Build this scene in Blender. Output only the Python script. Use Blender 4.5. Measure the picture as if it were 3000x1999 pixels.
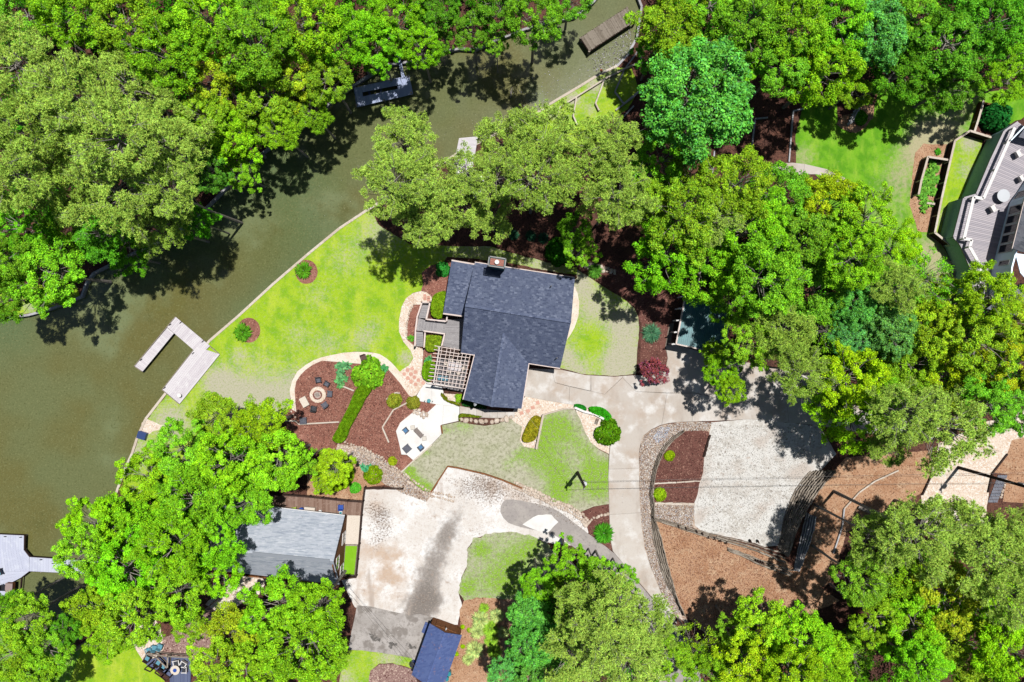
import bpy, bmesh, math, random
import numpy as np
from mathutils import Vector, Matrix, noise
from mathutils.geometry import delaunay_2d_cdt

# ------------------------------------------------------------------ camera, sky, sun, exposure
for o in list(bpy.data.objects): bpy.data.objects.remove(o)
S = bpy.context.scene
COL = S.collection
CAMH, PXM, CX, CY = 88.0, 25.0, 1500.0, 999.5          # camera height (m), photo pixels per metre on the ground
cam = bpy.data.cameras.new('camera'); camo = bpy.data.objects.new('camera', cam); COL.objects.link(camo)
camo.location = (0, 0, CAMH); camo.rotation_euler = (0, 0, 0)
cam.lens = 26.4; cam.sensor_width = 36; cam.clip_start = 1; cam.clip_end = 3000
S.camera = camo
SUN_EL, SUN_AZ = math.radians(75.0), math.atan2(.63, .78)
w = bpy.data.worlds.new('World'); S.world = w; w.use_nodes = True
nt = w.node_tree; bg = nt.nodes['Background']
sky = nt.nodes.new('ShaderNodeTexSky'); sky.sky_type = 'NISHITA'; sky.sun_disc = False
sky.sun_elevation = SUN_EL; sky.sun_rotation = SUN_AZ
nt.links.new(sky.outputs[0], bg.inputs[0]); bg.inputs[1].default_value = .05
sun = bpy.data.lights.new('sun', 'SUN'); suno = bpy.data.objects.new('sun', sun); COL.objects.link(suno)
sun.energy = 5.0; sun.angle = math.radians(.55); sun.color = (1, .975, .93)
sd = Vector((math.sin(SUN_AZ)*math.cos(SUN_EL), math.cos(SUN_AZ)*math.cos(SUN_EL), math.sin(SUN_EL)))
suno.rotation_euler = sd.to_track_quat('Z', 'Y').to_euler(); suno.location = (20, 25, 80)
S.view_settings.view_transform = 'Standard'; S.view_settings.look = 'None'
S.cycles.diffuse_bounces = 2; S.view_settings.exposure = .75; S.view_settings.gamma = 1; S.view_settings.use_curve_mapping = False

# ------------------------------------------------------------------ helpers
rng = np.random.default_rng(7); random.seed(7)
def W(x, y, z=0.0):                                     # a photo point at height z -> world x, y
    s = (CAMH - z)/CAMH/PXM
    return ((x - CX)*s, -(y - CY)*s)
def W3(x, y, z=0.0):
    a, b = W(x, y, z); return Vector((a, b, z))
def lin(c): return ((c+.055)/1.055)**2.4 if c > .04045 else c/12.92
def T(r, g, b, k=1.0):                                  # sunlit colour as seen -> base colour of the material
    return tuple(min(.82, lin(v/255)/2.45*k) for v in (r, g, b)) + (1,)

def mat(name, base, layers=(), rough=.85, bump=None, spec=.15, metallic=0, coat=0):
    m = bpy.data.materials.new(name); m.use_nodes = True; n = m.node_tree.nodes; l = m.node_tree.links
    p = n['Principled BSDF']; p.inputs['Roughness'].default_value = rough
    p.inputs['Metallic'].default_value = metallic; p.inputs['Specular IOR Level'].default_value = spec
    tc = n.new('ShaderNodeTexCoord').outputs['Object']
    cur = None
    def mapr(s, lo, hi):
        r = n.new('ShaderNodeMapRange'); r.interpolation_type = 'SMOOTHSTEP'
        r.inputs[1].default_value = lo; r.inputs[2].default_value = hi; l.new(s, r.inputs[0]); return r.outputs[0]
    def nz(sc, det=4, rot=0, stretch=None, ro=.6):
        t = n.new('ShaderNodeTexNoise'); t.inputs['Scale'].default_value = sc; t.inputs['Detail'].default_value = det
        t.inputs['Roughness'].default_value = ro
        mp = n.new('ShaderNodeMapping'); l.new(tc, mp.inputs[0]); l.new(mp.outputs[0], t.inputs[0])
        mp.inputs['Location'].default_value = (hash(name) % 17*0 + sc*1.7, sc*.9, 0)
        mp.inputs['Rotation'].default_value = (0, 0, rot)
        if stretch: mp.inputs['Scale'].default_value = stretch
        return t.outputs['Fac']
    for L in layers:
        k = L[0]
        if k == 'noise': f = mapr(nz(L[1], L[5] if len(L) > 5 else 4), L[3], L[4])
        elif k == 'streak':                             # ('streak', scale, col, lo, hi, rot, stretch)
            f = mapr(nz(L[1], 3, L[5], L[6]), L[3], L[4])
        elif k == 'cells':
            t = n.new('ShaderNodeTexVoronoi'); t.inputs['Scale'].default_value = L[1]; l.new(tc, t.inputs[0])
            sp = n.new('ShaderNodeSeparateColor'); l.new(t.outputs['Color'], sp.inputs[0]); f = mapr(sp.outputs[0], L[3], L[4])
        elif k == 'crack':
            t = n.new('ShaderNodeTexVoronoi'); t.feature = 'DISTANCE_TO_EDGE'; t.inputs['Scale'].default_value = L[1]
            q = n.new('ShaderNodeMixRGB'); q.inputs[0].default_value = .12; l.new(tc, q.inputs[1])
            t2 = n.new('ShaderNodeTexNoise'); t2.inputs['Scale'].default_value = L[1]*2; l.new(tc, t2.inputs[0]); l.new(t2.outputs['Color'], q.inputs[2])
            l.new(q.outputs[0], t.inputs[0]); f = mapr(t.outputs['Distance'], L[4], L[3])
        elif k == 'attr':                               # ('attr', attribute, col, lo, hi, noise scale, amplitude)
            a = n.new('ShaderNodeAttribute'); a.attribute_name = L[1]
            s1 = n.new('ShaderNodeMath'); s1.operation = 'MULTIPLY_ADD'; l.new(nz(L[5], 6, 0, None, .7), s1.inputs[0])
            s1.inputs[1].default_value = L[6]; l.new(a.outputs['Fac'], s1.inputs[2])
            s2 = n.new('ShaderNodeMath'); s2.operation = 'SUBTRACT'; l.new(s1.outputs[0], s2.inputs[0]); s2.inputs[1].default_value = L[6]*.5
            f = mapr(s2.outputs[0], L[3], L[4])
        elif k == 'brick':                              # ('brick', (w, h), col, lo, hi, rot)
            mp = n.new('ShaderNodeMapping'); mp.inputs['Rotation'].default_value = (0, 0, L[5]); l.new(tc, mp.inputs[0])
            b = n.new('ShaderNodeTexBrick'); l.new(mp.outputs[0], b.inputs[0]); b.inputs['Scale'].default_value = 1
            b.inputs['Color1'].default_value = (0, 0, 0, 1); b.inputs['Color2'].default_value = (1, 1, 1, 1); b.inputs['Mortar'].default_value = (0, 0, 0, 1)
            b.inputs['Brick Width'].default_value = L[1][0]; b.inputs['Row Height'].default_value = L[1][1]; b.inputs['Mortar Size'].default_value = .012
            f = mapr(b.outputs['Color'], L[3], L[4])
        elif k == 'rand':
            oi = n.new('ShaderNodeObjectInfo'); f = mapr(oi.outputs['Random'], L[3], L[4])
        mx = n.new('ShaderNodeMixRGB'); l.new(f, mx.inputs[0])
        if cur is None: mx.inputs[1].default_value = base
        else: l.new(cur, mx.inputs[1])
        mx.inputs[2].default_value = L[2]; cur = mx.outputs[0]
    if cur is None: p.inputs['Base Color'].default_value = base
    else: l.new(cur, p.inputs['Base Color'])
    if bump:                                            # (scale, distance)
        bn = n.new('ShaderNodeBump'); bn.inputs['Strength'].default_value = 1; bn.inputs['Distance'].default_value = bump[1]
        l.new(nz(bump[0], 3), bn.inputs['Height']); l.new(bn.outputs[0], p.inputs['Normal'])
    return m

def leafmat(name, trans=.35, gloss=.0):
    m = bpy.data.materials.new(name); m.use_nodes = True; n = m.node_tree.nodes; l = m.node_tree.links; n.clear()
    out = n.new('ShaderNodeOutputMaterial'); oi = n.new('ShaderNodeObjectInfo'); at = n.new('ShaderNodeAttribute'); at.attribute_name = 'tint'
    mu = n.new('ShaderNodeMixRGB'); mu.blend_type = 'MULTIPLY'; mu.inputs[0].default_value = 1
    l.new(oi.outputs['Color'], mu.inputs[1]); l.new(at.outputs['Color'], mu.inputs[2])
    d = n.new('ShaderNodeBsdfDiffuse'); t = n.new('ShaderNodeBsdfTranslucent'); g = n.new('ShaderNodeBsdfGlossy'); g.inputs['Roughness'].default_value = .55
    g.inputs['Color'].default_value = (.5, .6, .4, 1)
    l.new(mu.outputs[0], d.inputs[0]); l.new(mu.outputs[0], t.inputs[0])
    a = n.new('ShaderNodeMixShader'); a.inputs[0].default_value = trans; l.new(d.outputs[0], a.inputs[1]); l.new(t.outputs[0], a.inputs[2])
    b = n.new('ShaderNodeMixShader'); b.inputs[0].default_value = gloss; l.new(a.outputs[0], b.inputs[1]); l.new(g.outputs[0], b.inputs[2])
    l.new(b.outputs[0], out.inputs[0]); return m

def tag(o, label=None, cat=None, group=None, kind=None):
    if label: o['label'] = label
    if cat: o['category'] = cat
    if group: o['group'] = group
    if kind: o['kind'] = kind
    return o
def link(o, parent=None, local=False):
    COL.objects.link(o)
    if parent is not None:
        o.parent = parent
        if not local:
            def wl(q): return q.location + ((wl(q.parent)+q.matrix_parent_inverse.translation) if q.parent else Vector((0, 0, 0)))
            loc = wl(parent)
            o.matrix_parent_inverse = Matrix.Translation(-loc)
    return o
def thing(name, label, cat, loc=(0, 0, 0), rz=0, group=None):
    o = bpy.data.objects.new(name, None); COL.objects.link(o); o.location = loc; o.rotation_euler = (0, 0, rz); o.empty_display_size = .3
    return tag(o, label, cat, group)
def copytree(o, parent=None):
    c = o.copy(); COL.objects.link(c)
    if parent is not None: c.parent = parent
    for ch in [x for x in o.children]: copytree(ch, c)
    return c
def mesh_obj(name, V, F, m, parent=None, local=False, smooth=False):
    me = bpy.data.meshes.new(name); me.from_pydata([tuple(v) for v in V], [], F)
    if m: me.materials.append(m)
    if smooth: me.polygons.foreach_set('use_smooth', [True]*len(me.polygons))
    me.update(); return link(bpy.data.objects.new(name, me), parent, local)
class MB:
    def __init__(s): s.V = []; s.F = []
    def hexa(s, b, t):                                   # bottom 4, top 4 (ccw from above)
        i = len(s.V); s.V += [tuple(v) for v in b] + [tuple(v) for v in t]
        s.F += [(i+3, i+2, i+1, i), (i+4, i+5, i+6, i+7)] + [(i+k, i+(k+1) % 4, i+4+(k+1) % 4, i+4+k) for k in range(4)]
        return s
    def box(s, c, d, rz=0, top=1.0):                     # centre of the base, size, rotation, taper
        ca, sa = math.cos(rz), math.sin(rz)
        def q(u, v, z, k): return (c[0]+(u*ca-v*sa)*k, c[1]+(u*sa+v*ca)*k, c[2]+z)
        x, y = d[0]/2, d[1]/2; cs = [(-x, -y), (x, -y), (x, y), (-x, y)]
        return s.hexa([q(u, v, 0, 1) for u, v in cs], [q(u, v, d[2], top) for u, v in cs])
    def beam(s, p, q, w, h):                             # p, q on the underside centre line
        p = Vector(p); q = Vector(q); d = q-p; n = Vector((-d.y, d.x, 0))
        if n.length < 1e-6: n = Vector((1, 0, 0))
        n = n.normalized()*w/2; up = Vector((0, 0, h))
        b = [p-n, q-n, q+n, p+n]; return s.hexa(b, [v+up for v in b])
    def tube(s, p, q, r0, r1=None, n=6):
        p = Vector(p); q = Vector(q); r1 = r0 if r1 is None else r1; d = (q-p)
        if d.length < 1e-6: return s
        d.normalize(); a = d.orthogonal().normalized(); b = d.cross(a); i = len(s.V)
        for c, r in ((p, r0), (q, r1)):
            for k in range(n):
                t = 2*math.pi*k/n; s.V.append(tuple(c+a*math.cos(t)*r+b*math.sin(t)*r))
        s.F += [(i+k, i+(k+1) % n, i+n+(k+1) % n, i+n+k) for k in range(n)] + [tuple(i+k for k in range(n))[::-1], tuple(i+n+k for k in range(n))]
        return s
    def poly(s, pts, z0, z1):                            # convex-ish prism from world xy
        n = len(pts); i = len(s.V); s.V += [(x, y, z0) for x, y in pts] + [(x, y, z1) for x, y in pts]
        s.F += [tuple(range(i+n, i+2*n)), tuple(range(i, i+n))[::-1]] + [(i+k, i+(k+1) % n, i+n+(k+1) % n, i+n+k) for k in range(n)]
        return s
    def build(s, name, m, parent=None, local=False, smooth=False): return mesh_obj(name, s.V, s.F, m, parent, local, smooth)

def area(p): return sum(p[i][0]*p[(i+1) % len(p)][1]-p[(i+1) % len(p)][0]*p[i][1] for i in range(len(p)))/2
def ccw(p): return p if area(p) > 0 else p[::-1]
def inside(x, y, P):
    c = False; n = len(P)
    for i in range(n):
        x1, y1 = P[i]; x2, y2 = P[i-1]
        if (y1 > y) != (y2 > y) and x < (x2-x1)*(y-y1)/(y2-y1)+x1: c = not c
    return c
def cr(P, n=4, closed=False):                            # Catmull-Rom through the points
    out = []; N = len(P)
    for i in range(N if closed else N-1):
        g = lambda k: P[k % N] if closed else P[max(0, min(N-1, k))]
        a, b, c, d = g(i-1), g(i), g(i+1), g(i+2)
        for j in range(n):
            t = j/n
            out.append(tuple(.5*((2*b[k])+(-a[k]+c[k])*t+(2*a[k]-5*b[k]+4*c[k]-d[k])*t*t+(-a[k]+3*b[k]-3*c[k]+d[k])*t**3) for k in (0, 1)))
    if not closed: out.append(tuple(P[-1]))
    return out
def dens(P, step, rag=0, closed=True, seed=0):           # subdivide a world polyline, optionally ragged
    out = []; n = len(P)
    for i in range(n if closed else n-1):
        a = Vector(P[i]); b = Vector(P[(i+1) % n]); k = max(1, int((b-a).length/step))
        for j in range(k):
            p = a.lerp(b, j/k)
            if rag: p = p + Vector((noise.noise(Vector((p.x*1.7, p.y*1.7, seed))), noise.noise(Vector((p.x*1.7, p.y*1.7, seed+9)))))*rag
            out.append((p.x, p.y))
    if not closed: out.append(tuple(P[-1]))
    return out
ZL = {}
def sheet(name, P, z, m, res=None, rag=0, attr=None, kind='structure', holes=(), world=False, thick=0, zf=None, parent=None, sm=False):
    if sm: P = cr(P, 4, True)
    lv = ZL.get(z, 0); ZL[z] = lv+1; z = z+lv*.0003 if z >= 0 and name != 'ground' else z
    if not world: P = [W(*p) for p in P]
    P = ccw(P)
    if rag or res: P = dens(P, min(res or 9, .5 if rag else 9), rag, True, len(name))
    vs = [Vector(p) for p in P]; fc = [list(range(len(P)))]; ed = []
    for h in holes:
        b = len(vs); vs += [Vector(p) for p in h]; ed += [(b+i, b+(i+1) % len(h)) for i in range(len(h))]
    if res:
        x0 = min(p[0] for p in P); x1 = max(p[0] for p in P); y0 = min(p[1] for p in P); y1 = max(p[1] for p in P)
        y = y0
        while y < y1:
            x = x0
            while x < x1:
                qx = x+random.uniform(-.2, .2)*res; qy = y+random.uniform(-.2, .2)*res
                if inside(qx, qy, P): vs.append(Vector((qx, qy)))
                x += res
            y += res
    ov, oe, of, *_ = delaunay_2d_cdt(vs, ed, fc, 1, 1e-5)
    F = []
    for f in of:
        c = sum((ov[i] for i in f), Vector((0, 0)))/len(f)
        if not inside(c.x, c.y, P) or any(inside(c.x, c.y, h) for h in holes): continue
        a, b, d = ov[f[0]], ov[f[1]], ov[f[2]]
        F.append(tuple(f) if (b-a).cross(d-a) > 0 else tuple(f)[::-1])
    V = [(v.x, v.y, z+(zf(v.x, v.y) if zf else 0)) for v in ov]
    if thick:                                            # skirt
        i = len(V); n = len(P); V += [(p[0], p[1], z) for p in P] + [(p[0], p[1], z-thick) for p in P]
        F += [(i+k, i+n+k, i+n+(k+1) % n, i+(k+1) % n) for k in range(n)]
    o = mesh_obj(name, V, F, m, parent)
    if attr:
        for an, fn in attr.items():
            A = o.data.attributes.new(an, 'FLOAT', 'POINT'); A.data.foreach_set('value', [fn(v[0], v[1]) for v in V])
    if parent is None: o['kind'] = kind
    return o
def spots(L, base=0.):                                   # field from round patches given in photo pixels (x, y, r, amount)
    Q = [(*W(x, y), r/PXM, a) for x, y, r, a in L]
    def f(x, y):
        s = base
        for cx, cy, r, a in Q: s += a*math.exp(-((x-cx)**2+(y-cy)**2)/(r*r))
        return s
    return f
def np_mesh(name, V, F, m, tint=None, smooth=False):     # V (n,3), F (k,c) arrays
    me = bpy.data.meshes.new(name); k, c = F.shape
    me.vertices.add(len(V)); me.vertices.foreach_set('co', V.astype(np.float32).ravel())
    me.loops.add(k*c); me.loops.foreach_set('vertex_index', F.astype(np.int32).ravel())
    me.polygons.add(k); me.polygons.foreach_set('loop_start', np.arange(0, k*c, c, dtype=np.int32))
    try: me.polygons.foreach_set('loop_total', np.full(k, c, dtype=np.int32))
    except Exception: pass
    if m: me.materials.append(m)
    me.update(calc_edges=True)
    if tint is not None:
        A = me.attributes.new('tint', 'FLOAT_COLOR', 'POINT')
        t = np.ones((len(V), 4), np.float32); t[:, :3] = tint; A.data.foreach_set('color', t.ravel())
    return me
def nrm(a): return a/np.maximum(np.linalg.norm(a, axis=1, keepdims=True), 1e-9)
def cards(C, N, s, tint, aspect=.62, r=rng):             # leaf-shaped quads
    n = len(C); N = nrm(N); a = nrm(np.cross(N, nrm(r.normal(size=(n, 3))))); b = np.cross(N, a)
    s = s[:, None]; fold = N*s*.12
    V = np.stack([C-a*s*.5, C+b*s*.5*aspect+fold, C+a*s*.5, C-b*s*.5*aspect+fold], 1).reshape(-1, 3)
    return V, np.arange(4*n).reshape(n, 4), np.repeat(tint, 4, 0)
def blades(C, D, L, wd, tint, r=rng):                    # thin triangles from C along D
    n = len(C); D = nrm(D); a = nrm(np.cross(D, nrm(r.normal(size=(n, 3))+np.array([0, 0, .1]))))*wd[:, None]*.5
    V = np.stack([C-a, C+a, C+D*L[:, None]], 1).reshape(-1, 3)
    return V, np.arange(3*n).reshape(n, 3), np.repeat(tint, 3, 0)
# ------------------------------------------------------------------ materials
TAN = T(196, 192, 168); 
m_ground = mat('pine_straw_ground', T(112, 74, 60), [('noise', .35, T(80, 52, 44), .42, .62), ('noise', 9, T(160, 112, 92), .5, .75, 6), ('cells', 9, T(70, 44, 36), .7, .95)], bump=(14, .05))
m_straw = mat('bright_pine_straw', T(204, 160, 126), [('noise', .4, T(184, 136, 102), .42, .66, 5), ('noise', .9, T(222, 188, 154), .5, .72, 5), ('noise', 7, T(150, 102, 74), .46, .76, 6), ('streak', 14, T(236, 206, 176), .52, .76, .6, (1, .25, 1)), ('cells', 11, T(118, 76, 54), .86, .98)], bump=(20, .04))
m_water = mat('murky_water', T(116, 122, 80), [('noise', .055, T(116, 112, 64), .42, .6, 3), ('noise', .02, T(104, 122, 82), .5, .62, 2), ('noise', .05, T(130, 140, 100), .54, .66, 5), ('noise', .11, T(104, 104, 58), .58, .72, 4), ('noise', 6, T(142, 144, 98), .48, .8, 6), ('noise', 5, T(88, 92, 52), .5, .2, 6)], rough=.12, bump=(2.2, .004), spec=.3)
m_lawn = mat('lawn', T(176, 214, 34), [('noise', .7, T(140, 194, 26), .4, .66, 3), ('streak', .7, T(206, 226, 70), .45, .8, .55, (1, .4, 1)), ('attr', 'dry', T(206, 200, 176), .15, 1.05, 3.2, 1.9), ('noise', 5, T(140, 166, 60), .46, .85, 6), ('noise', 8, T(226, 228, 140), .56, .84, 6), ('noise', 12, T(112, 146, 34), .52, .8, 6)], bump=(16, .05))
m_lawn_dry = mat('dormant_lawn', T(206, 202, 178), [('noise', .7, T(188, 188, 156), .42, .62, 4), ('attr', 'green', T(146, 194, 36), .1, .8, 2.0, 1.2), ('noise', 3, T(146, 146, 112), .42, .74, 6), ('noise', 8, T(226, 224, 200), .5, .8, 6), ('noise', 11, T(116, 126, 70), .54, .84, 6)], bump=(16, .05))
m_lawn_ne = mat('shade_toned_lawn', T(128, 192, 34), [('noise', .6, T(100, 168, 22), .42, .62, 3), ('streak', .9, T(166, 208, 64), .45, .8, 1.0, (1, .35, 1)), ('attr', 'dry', T(198, 190, 150), .15, .95, 2.2, 1.3), ('noise', 6, T(80, 130, 24), .5, .9, 6)], bump=(16, .05))  # darker greens than the open lawn: tree shade put into the colour
m_mulch = mat('red_brown_mulch', T(166, 112, 96), [('noise', 1.1, T(150, 98, 84), .42, .62), ('noise', .45, T(180, 126, 110), .5, .7), ('noise', 9, T(122, 76, 64), .46, .76, 6), ('cells', 11, T(202, 154, 134), .84, 1), ('cells', 10, T(96, 56, 48), .9, 1)], bump=(22, .03))
m_mulch_dk = mat('dark_brown_mulch', T(130, 86, 76), [('noise', 1.1, T(114, 72, 64), .42, .62), ('noise', 9, T(86, 52, 46), .46, .76, 6), ('cells', 11, T(184, 142, 124), .9, 1), ('cells', 9, T(72, 42, 38), .9, 1)], bump=(22, .03))
m_chips = mat('wood_chips', T(176, 142, 134), [('noise', 9, T(130, 96, 90), .45, .65, 6), ('cells', 8, T(222, 196, 178), .7, 1), ('cells', 6, T(110, 72, 66), .8, 1)], bump=(18, .06))
m_conc = mat('pale_concrete', T(226, 218, 210), [('rand', 0, T(208, 198, 188), 0, 1), ('noise', .22, T(200, 182, 166), .46, .68, 5), ('noise', .5, T(238, 234, 230), .48, .7, 5), ('streak', .5, T(188, 174, 162), .52, .8, .3, (1, .4, 1)), ('noise', 6, T(200, 192, 184), .5, .85, 6), ('noise', 2, T(176, 164, 154), .62, .8, 6)], rough=.8, bump=(30, .005))
m_patio = mat('white_patio_concrete', T(250, 248, 244), [('noise', .6, T(240, 236, 232), .45, .65), ('noise', 4, T(232, 224, 216), .6, .8)], rough=.75, bump=(30, .005))
m_joint = mat('joint_base', T(120, 108, 98), [('noise', 6, T(90, 80, 70), .4, .6)])
m_path = mat('pebble_path', T(244, 226, 206), [('noise', .8, T(232, 206, 182), .45, .65), ('cells', 10, T(214, 178, 158), .7, 1), ('cells', 8, T(255, 250, 240), .6, 1), ('noise', 12, T(190, 160, 140), .62, .8, 5)], bump=(18, .03))
m_band = mat('pale_pebble_band', T(252, 240, 224), [('noise', 1, T(244, 226, 206), .45, .65), ('cells', 10, T(226, 204, 184), .8, 1)], bump=(18, .03))
m_pebble = mat('river_pebble_bed', T(214, 192, 174), [('noise', .9, T(196, 170, 148), .4, .62), ('cells', 8, T(244, 228, 214), .55, 1), ('cells', 7, T(150, 116, 96), .75, 1), ('noise', 12, T(120, 92, 76), .6, .8, 5)], bump=(14, .06))
m_gravel = mat('pale_gravel', T(234, 231, 226), [('noise', .5, T(214, 208, 200), .42, .62), ('noise', .9, T(206, 190, 178), .6, .74), ('cells', 7, T(244, 242, 238), .6, 1), ('noise', 9, T(176, 168, 158), .56, .76, 6), ('cells', 5, T(176, 168, 160), .93, 1), ('noise', .25, T(216, 204, 194), .5, .7, 5)], bump=(18, .04))
m_lot = mat('worn_lot', T(238, 232, 226), [('attr', 'tan', T(214, 188, 166), .05, 1.0, .8, 1.3), ('noise', .3, T(254, 252, 250), .44, .62, 5), ('noise', 2.2, T(222, 210, 200), .46, .8, 6), ('attr', 'grey', T(172, 164, 158), .15, 1.0, .9, 2.2), ('attr', 'grey', T(140, 132, 126), .6, 1.5, 3, 2.0), ('attr', 'grit', T(128, 108, 96), .42, .8, 5, 1.9), ('noise', 6, T(204, 188, 174), .5, .8, 6), ('noise', 1.2, T(190, 168, 152), .56, .8, 6), ('streak', .5, T(196, 180, 168), .58, .74, .5, (1, .2, 1))], bump=(16, .02))
m_asph = mat('grey_asphalt', T(180, 173, 168), [('noise', .5, T(196, 189, 184), .42, .62), ('attr', 'dark', T(104, 100, 96), .5, .54, .9, 1.5), ('noise', .7, T(150, 142, 136), .5, .6, 5), ('noise', 3, T(164, 156, 150), .5, .7), ('noise', 9, T(140, 134, 130), .52, .8, 6), ('noise', 1.4, T(206, 200, 194), .58, .75, 6)], bump=(30, .008))
m_road = mat('asphalt_road', T(176, 168, 164), [('noise', .6, T(188, 180, 174), .42, .62), ('noise', 3, T(154, 148, 144), .5, .75), ('noise', 9, T(136, 130, 126), .54, .8, 6)], bump=(30, .008))
m_navy = mat('navy_shingles', T(112, 122, 148), [('brick', (.42, .2), T(84, 94, 122), .1, .9, math.radians(7.7)), ('brick', (.33, .2), T(134, 143, 168), .6, .96, math.radians(7.7)), ('noise', 1.1, T(98, 108, 136), .42, .66), ('noise', 5, T(66, 74, 100), .5, .8, 5)], rough=.9, bump=(9, .02))
m_navy2 = mat('blue_shingles', T(98, 116, 168), [('brick', (.36, .17), T(82, 100, 154), .25, .8, math.radians(-19)), ('noise', 1.3, T(90, 108, 160), .45, .65), ('cells', 5, T(130, 120, 150), .95, 1)], rough=.9, bump=(9, .02))
m_grey = mat('light_grey_shingles', T(204, 210, 222), [('brick', (.5, .14), T(188, 196, 208), .2, .9, math.radians(5)), ('brick', (.9, .14), T(172, 182, 196), .7, 1, math.radians(5)), ('streak', 1.3, T(164, 174, 190), .5, .72, math.radians(5), (.5, 3, 1)), ('streak', 2, T(226, 230, 238), .54, .74, math.radians(5), (.5, 3, 1)), ('noise', 9, T(186, 194, 206), .58, .85, 5)], rough=.9, bump=(9, .02))
m_slate = mat('slate_shingles', T(140, 142, 152), [('brick', (.36, .17), T(112, 116, 128), .25, .8, 1.1), ('noise', 2, T(130, 130, 140), .45, .65)], rough=.9, bump=(9, .02))
m_teal = mat('teal_metal', T(58, 124, 132), [('noise', 1, T(70, 140, 146), .45, .65)], rough=.45, spec=.4)
m_fascia = mat('pinkish_white_trim', T(244, 226, 218), [('noise', 3, T(226, 200, 186), .5, .7)], rough=.6)
m_white = mat('white_paint', T(250, 246, 244), [('noise', 3, T(236, 228, 224), .5, .7)], rough=.5)
m_sid = mat('pale_siding', T(214, 204, 188), [('noise', 3, T(200, 188, 172), .5, .7)])
m_sidb = mat('pale_blue_siding', T(225, 240, 252, 1.8), [('noise', 3, T(215, 232, 246, 1.8), .5, .7)])
m_sidt = mat('green_grey_stucco', T(160, 204, 196, 1.4), [('noise', 6, T(140, 186, 180, 1.4), .4, .7)])
m_brownw = mat('brown_wood_wall', T(150, 98, 60), [('streak', 2.5, T(116, 74, 46), .45, .7, -.35, (3, .3, 1))])
m_deckg = mat('grey_deck_board', T(178, 174, 176), [('rand', 0, T(160, 156, 158), 0, 1), ('noise', 5, T(190, 186, 186), .5, .75)])
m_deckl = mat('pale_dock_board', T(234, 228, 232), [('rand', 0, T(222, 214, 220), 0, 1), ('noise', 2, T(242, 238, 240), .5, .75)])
m_deckb = mat('blue_white_dock_board', T(214, 218, 236), [('rand', 0, T(204, 208, 228), 0, 1), ('noise', 2, T(224, 228, 242), .5, .75)])
m_deckbr = mat('brown_deck_board', T(164, 136, 122), [('rand', 0, T(140, 110, 96), 0, 1), ('noise', 4, T(176, 150, 136), .5, .75)])
m_decko = mat('old_dock_board', T(168, 156, 142), [('rand', 0, T(138, 126, 112), 0, 1), ('noise', 3, T(110, 98, 86), .56, .72), ('noise', 12, T(186, 174, 160), .5, .75)])
m_deckn = mat('blue_grey_deck_board', T(112, 122, 152), [('rand', 0, T(98, 106, 138), 0, 1)])
m_deckw = mat('upper_deck_board', T(206, 198, 204), [('rand', 0, T(186, 180, 188), 0, 1)])
m_timber = mat('weathered_timber', T(176, 164, 150), [('rand', 0, T(128, 116, 104), 0, 1), ('noise', 5, T(110, 98, 86), .5, .7, 5), ('noise', 14, T(204, 194, 180), .55, .8)])
m_timberl = mat('pale_edging_timber', T(232, 220, 206), [('rand', 0, T(216, 200, 184), 0, 1), ('noise', 5, T(196, 180, 164), .5, .7)])
m_timberb = mat('shade_blue_timber', T(200, 200, 204), [('rand', 0, T(180, 178, 180), 0, 1), ('noise', 5, T(160, 156, 150), .5, .7)])
m_dark = mat('dark_wood', T(70, 52, 46), [('noise', 5, T(50, 38, 34), .5, .7)])
m_black = mat('black_metal', T(40, 40, 46), rough=.4, spec=.4)
m_wick = mat('dark_wicker', T(74, 76, 84), [('cells', 22, T(44, 44, 50), .4, 1)], rough=.6)
m_wickg = mat('grey_wicker', T(110, 112, 124), [('cells', 22, T(74, 76, 90), .4, 1)], rough=.6)
m_cush = mat('blue_cushion', T(96, 142, 184), [('noise', 8, T(80, 124, 168), .4, .7)])
m_cusht = mat('teal_cushion', T(110, 170, 190), [('noise', 8, T(90, 150, 172), .4, .7)])
m_cream = mat('cream_fabric', T(240, 228, 214), [('noise', 8, T(226, 212, 196), .4, .7)])
m_beige = mat('beige_upholstery', T(228, 220, 208))
m_blue = mat('blue_plastic', T(40, 84, 180), rough=.35, spec=.4)
m_tealp = mat('teal_plastic', T(40, 150, 160), rough=.35, spec=.4)
m_lime = mat('lime_plastic', T(190, 220, 60), rough=.4, spec=.4)
m_orange = mat('orange_plastic', T(230, 120, 50), rough=.4)
m_turf = mat('artificial_turf', T(140, 200, 30), [('noise', 1.2, T(152, 208, 50), .5, .7), ('noise', 18, T(110, 170, 20), .5, .75, 5)], bump=(30, .02))
m_brick = mat('fire_brick', T(178, 120, 108), [('rand', 0, T(150, 96, 86), 0, 1), ('noise', 9, T(204, 150, 132), .5, .7)])
m_flag = mat('rose_flagstone', T(230, 178, 160), [('rand', 0, T(216, 160, 142), 0, 1), ('noise', 6, T(240, 196, 176), .5, .7)])
m_stone = mat('pale_stone', T(232, 214, 196), [('rand', 0, T(196, 172, 152), 0, 1), ('noise', 5, T(248, 236, 222), .5, .7), ('noise', 12, T(180, 154, 134), .58, .8)], bump=(12, .02))
m_stonec = mat('loose_stone', (.42, .36, .31, 1), [('noise', 5, (.46, .41, .37, 1), .5, .7)])
m_ash = mat('fire_ash', T(210, 190, 180), [('noise', 8, T(120, 90, 84), .5, .65)])
m_bark = mat('grey_bark', T(176, 168, 160), [('noise', 6, T(130, 120, 112), .45, .65), ('noise', 14, T(226, 222, 218), .55, .75)])
m_glass = mat('dark_window_glass', (.012, .014, .02, 1), rough=.08, spec=.5)
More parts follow.
